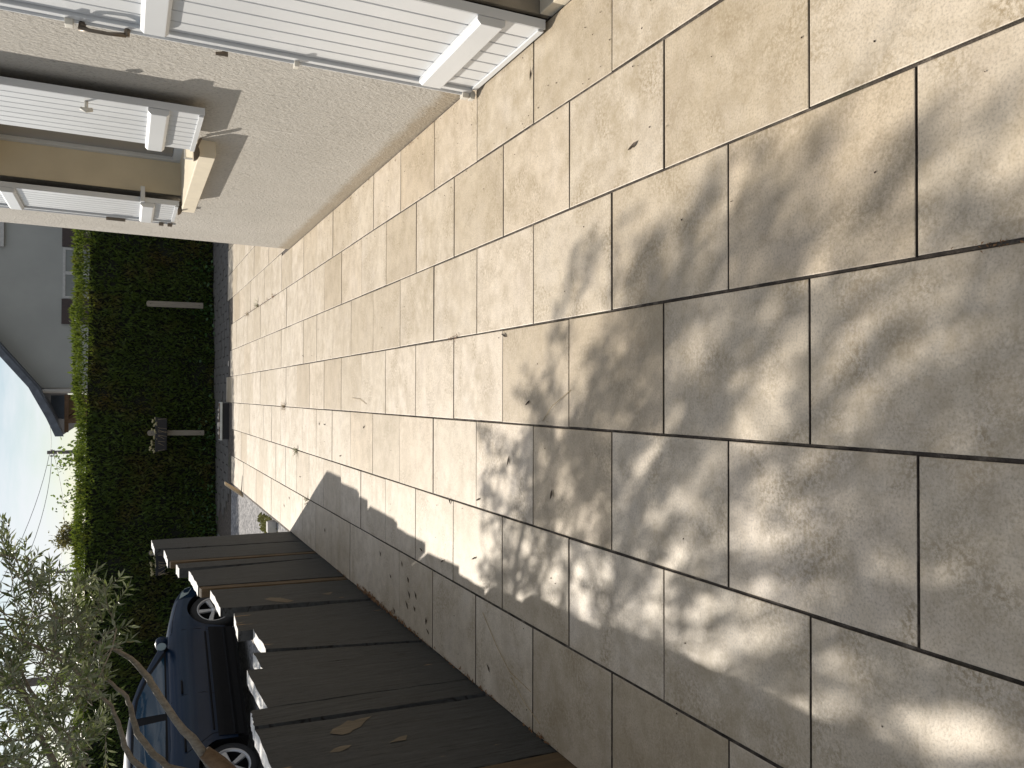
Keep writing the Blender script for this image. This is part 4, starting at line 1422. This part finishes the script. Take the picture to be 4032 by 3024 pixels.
# underbody and arch liners; middle block deepened to black out lit ground beneath
e = MB(); e.box(RA + .02, WB - RA - .02, -.80, .80, .075, .50); e.box(-.6, -RA - .02, -.6, .6, .16, .5); e.box(WB + RA + .02, 3.1, -.6, .6, .16, .5)
e.build('underbody', 'black_trim', car, local=True)
for c in (0.0, WB):
    for s in (-1, 1):
        e = MB()
        n = 16
        vs_ = []
        for i in range(n + 1):
            a = math.pi * i / n
            vs_ += [(c + RA * .995 * math.cos(a), s * .60, .315 + RA * .995 * math.sin(a)), (c + RA * .995 * math.cos(a), s * .845, .315 + RA * .995 * math.sin(a))]
        e.add(vs_, [(2 * i, 2 * i + 1, 2 * i + 3, 2 * i + 2) for i in range(n)])
        e.build('arch_liner', 'black_trim', car, local=True)
def wheel(cx, s):
    cz, R0 = .315, .315
    y_out = s * .80
    e = MB()
    e.lathe([(.205, 0), (.225, .012), (.262, .016), (.298, .008), (R0, -.03), (R0, -.17), (.298, -.20), (.21, -.205)], (0, 0, 0), 'Y', 36)
    e.v = [(cx + v[0], y_out + s * v[1], cz + v[2]) for v in e.v]
    ty = e.build('wheel', 'tyre', car, smooth=True, local=True)
    e = MB()
    e.lathe([(.222, .012), (.226, .004), (.214, -.004), (.200, -.02), (.196, -.10), (.001, -.11)], (0, 0, 0), 'Y', 36)
    e.v = [(cx + v[0], y_out + s * v[1], cz + v[2]) for v in e.v]
    dk = e.build('rim_barrel', 'black_trim', ty, smooth=True, local=True)
    e = MB()
    e.lathe([(.196, -.015), (.206, .006), (.222, .015), (.229, .010)], (0, 0, 0), 'Y', 40)
    e.v = [(cx + v[0], y_out + s * v[1], cz + v[2]) for v in e.v]
    e.build('rim', 'alloy', ty, smooth=True, local=True)
    for k in range(5):
        a = k * 2 * math.pi / 5 + .35
        e = MB()
        pts = []
        for (r_, w_, y0_, y1_) in ((.035, .026, -.022, .0), (.205, .040, -.022, -.002)):
            for (ww, yy) in ((-w_, y0_), (w_, y0_), (w_ * .75, y1_), (-w_ * .75, y1_)):
                pts.append((cx + r_ * math.cos(a) - ww * math.sin(a), y_out + s * yy, cz + r_ * math.sin(a) + ww * math.cos(a)))
        e.hexa(pts)
        e.build('spoke', 'alloy', ty, bevel=.004, local=True)
    e = MB(); e.lathe([(.045, -.02), (.043, .002), (.03, .008), (.001, .009)], (0, 0, 0), 'Y', 16)
    e.v = [(cx + v[0], y_out + s * v[1], cz + v[2]) for v in e.v]
    e.build('hub_cap', 'alloy', ty, smooth=True, local=True)
for c in (0.0, WB):
    for s in (-1, 1):
        wheel(c, s)

# ================================================================== neighbour's house
NY = 24.0
nb = empty('neighbour_house', (5, 27, GZ), 'grey gabled house with dark slate verge behind the hedge', 'house')
GW0, GW1 = 0.17, 11.0
def roof_z(x): return 3.42 + 0.80 * (x - 0.17) if x < 5.6 else 3.42 + 0.80 * (5.43) - 0.80 * (x - 5.6)
e = MB()
poly = [(GW0, GZ), (GW1, GZ), (GW1, roof_z(GW1)), (5.6, roof_z(5.6)), (GW0, roof_z(GW0))]
e.prism(poly, lambda x, z, y: (x, y, z), NY, NY + 9)
e.build('wall', 'nb_wall', nb)
e = MB()
rp = [(-1.03, 3.02), (-.58, 3.215), (.17, 3.60), (5.6, 8.0), (11.8, 2.97), (11.8, 2.75), (5.6, 7.74), (.2, 3.40), (-.56, 3.04), (-1.0, 2.88)]
e.prism(rp, lambda x, z, y: (x, y, z), NY - .55, NY + 9.4)
nroof = e.build('roof', 'slate', nb)
e = MB()
for a, b in ((0, 1), (1, 2), (2, 3)):
    (x0, z0), (x1, z1) = rp[a], rp[b]
    e.hexa([(x0, NY - .60, z0 - .17), (x1, NY - .60, z1 - .17), (x1, NY - .552, z1 - .17), (x0, NY - .552, z0 - .17), (x0, NY - .60, z0 + .02), (x1, NY - .60, z1 + .02), (x1, NY - .552, z1 + .02), (x0, NY - .552, z0 + .02)])
e.build('verge_board', 'slate', nroof)
e = MB(); e.tube([(.085, NY - .12, GZ), (.085, NY - .12, 3.30), (.06, NY - .2, 3.38)], .058, 10)
e.build('downpipe', 'pale_pipe', nb, smooth=True)
# lean-to carport
e = MB(); e.box(-.62, -.02, NY + .3, NY + .36, 2.86, 3.2)
e.build('carport_panel', 'blue_board', nb)
e = MB(); e.box(-.66, .0, NY + .42, NY + .48, GZ, 2.85)
e.build('carport_boarding', 'ochre_board', nb)
e = MB(); e.box(-.95, .0, NY - .1, NY + .05, 2.78, 2.87); 
e.build('carport_beam', 'barn', nb)
e = MB(); e.hexa([(-.72, NY - .1, 1.9), (-.62, NY - .1, 1.9), (-.62, NY, 1.9), (-.72, NY, 1.9), (-.72, NY - .1, 2.779), (-.62, NY - .1, 2.779), (-.62, NY, 2.779), (-.72, NY, 2.779)])
e.build('carport_post', 'barn', nb)
e = MB(); e.tube([(-.62, NY + .12, 2.83), (-.30, NY + .12, 2.45)], .04, 4)
e.build('carport_brace', 'barn', nb)
# windows
def nb_window(x0, x1, z0, z1, shut_w):
    f = MB()
    f.box(x0, x1, NY - .03, NY - .004, z1 - .06, z1); f.box(x0, x1, NY - .03, NY - .004, z0, z0 + .06)
    f.box(x0, x0 + .06, NY - .028, NY - .004, z0 + .061, z1 - .061); f.box(x1 - .06, x1, NY - .028, NY - .004, z0 + .061, z1 - .061)
    f.box((x0 + x1) / 2 - .04, (x0 + x1) / 2 + .04, NY - .028, NY - .004, z0 + .061, z1 - .061)
    w = f.build('window', 'concrete', nb)
    p = MB(); p.box(x0 + .061, x1 - .061, NY - .012, NY - .005, z0 + .061, z1 - .061)
    p.build('pane', 'pale_pane', w)
    s_ = MB(); s_.box(x0 - .08, x1 + .08, NY - .09, NY - .003, z0 - .1, z0 - .002)
    s_.build('sill', 'concrete', w)
    if shut_w:
        for (a, b) in ((x0 - shut_w - .02, x0 - .02), (x1 + .02, x1 + shut_w + .02)):
            q = MB(); q.box(a, b, NY - .05, NY - .004, z0 - .03, z1 + .02)
            q.build('shutter', 'brown_shutter', nb)
nb_window(2.43, 3.72, 1.55, 2.94, .63)
e = MB(); e.box(3.73, 4.6, NY - .03, NY - .004, 4.32, 5.6)
w_ = e.build('upper_window', 'brown_shutter', nb)
e = MB(); e.box(3.63, 4.7, NY - .1, NY - .003, 4.22, 4.318)
e.build('sill', 'concrete', w_)

# ================================================================== trees behind the hedge
def garden_tree(x, y, h, rx_, rz_, n, mat, label, L=(.05, .10), Wd=(.03, .06), seed=1, dense=.16, trunk_r=.05):
    rs = np.random.default_rng(seed)
    t = empty('garden_tree', (x, y, GZ), label, 'tree', 'trees rising behind the hedge')
    tb = MB()
    tb.tube([(x, y, GZ), (x + .05, y, h * .35), (x - .02, y + .03, h * .62), (x + .04, y, h * .85)], [trunk_r, trunk_r * .8, trunk_r * .5, trunk_r * .25], 8)
    cs = []
    c0 = np.array([x, y, h - rz_])
    for i in range(26):
        u = rs.normal(size=3); u /= np.linalg.norm(u)
        u *= rs.uniform(.3, 1.0)
        c = c0 + u * np.array([rx_, rx_, rz_])
        cs.append(c)
        tb.tube([(x, y, h * .5 + .2 * u[2]), tuple((c + c0) / 2), tuple(c)], [trunk_r * .3, trunk_r * .2, trunk_r * .08], 5, cap=False)
    tb.build('trunk', 'bark', t)
    cs = np.array(cs)
    P = cs[rs.integers(0, len(cs), n)] + rs.normal(size=(n, 3)) * dense
    D = rs.normal(size=(n, 3)) + np.array([0, 0, .3])
    V, Q = leaf_cloud(P, D, rs.uniform(*L, n), rs.uniform(*Wd, n), .12)
    c_ = sheet_mesh('crown', V, Q, mat, np.repeat(rs.random(n), 5), t)
    c_['kind'] = 'stuff'
garden_tree(-1.35, 20.0, 2.74, .42, .55, 900, 'tree_leaf', 'loose leafy shrub showing above the hedge beside the slate roof', (.05, .11), (.035, .07), 3, .13)
garden_tree(-2.22, 20.3, 2.80, .32, .6, 900, 'tree_leaf', 'thin leafy tree showing sky between leaves above the hedge', (.05, .11), (.035, .07), 4, .12)
garden_tree(-2.90, 19.5, 2.70, .33, .55, 9000, 'conifer', 'rounded ochre green conifer poking over the hedge', (.05, .10), (.018, .03), 5, .09)
garden_tree(-3.75, 20.5, 2.60, .5, .5, 1000, 'tree_leaf', 'leafy shrub just over the hedge behind the olive twigs', (.05, .11), (.03, .06), 6, .13)
garden_tree(-6.2, 21.5, 3.1, 1.2, .9, 2600, 'tree_leaf', 'wide leafy tree behind the hedge at the far left', (.06, .12), (.035, .07), 8, .25)

# ================================================================== poles and wires
def utility_pole(x, y, top, r, label, arm=True):
    e = empty('utility_pole', (x, y, GZ), label, 'pole', 'utility poles beyond the hedge')
    b = MB(); b.tube([(x, y, GZ), (x, y, top)], [r * 1.25, r], 10)
    b.build('pole', 'pole', e, smooth=True)
    if arm:
        b = MB(); b.tube([(x - .16, y, top - .25), (x + .10, y, top - .25)], .022, 6)
        b.build('crossarm', 'cable', e)
        for dx in (-.15, .09):
            b = MB(); b.lathe([(.001, 0), (.035, .01), (.03, .06), (.04, .08), (.02, .12), (.001, .125)], (x + dx, y, top - .22), 'Z', 8)
            b.build('insulator', 'pale_pipe', e, smooth=True)
utility_pole(-2.42, 40, 4.42, .075, 'distant slim pole standing between the slate roof and the leafy shrub')
utility_pole(-9.3, 50, 4.75, .07, 'small far pole seen just right of the olive crown')
utility_pole(-8.92, 30, 9.5, .11, 'thick tall pole seen through the olive leaves')
def wire(a, b, sag, label):
    a, b = Vector(a), Vector(b)
    pts = []
    for i in range(15):
        t = i / 14
        p = a.lerp(b, t); p.z -= sag * 4 * t * (1 - t)
        pts.append(p)
    e = MB(); e.tube(pts, .009, 4)
    tag(e.build('overhead_wire', 'cable', None, loc=a), label, 'wire', 'overhead wires in the sky')
wire((-2.45, 40, 4.33), (-8.9, 30, 6.6), .45, 'upper wire curving up from the slim pole to the tall pole')
wire((-2.52, 40, 4.25), (-8.9, 30, 6.1), .60, 'lower wire sagging from the slim pole to the tall pole')
wire((-2.45, 40, 4.20), (-9.3, 50, 4.62), .35, 'nearly level wire between the slim pole and the far pole')
wire((-2.40, 40, 4.30), (1.2, 24.2, 3.9), .25, 'wire dropping from the slim pole to the slate roof')
print('tiles', n_tiles, 'objects', len(bpy.data.objects))
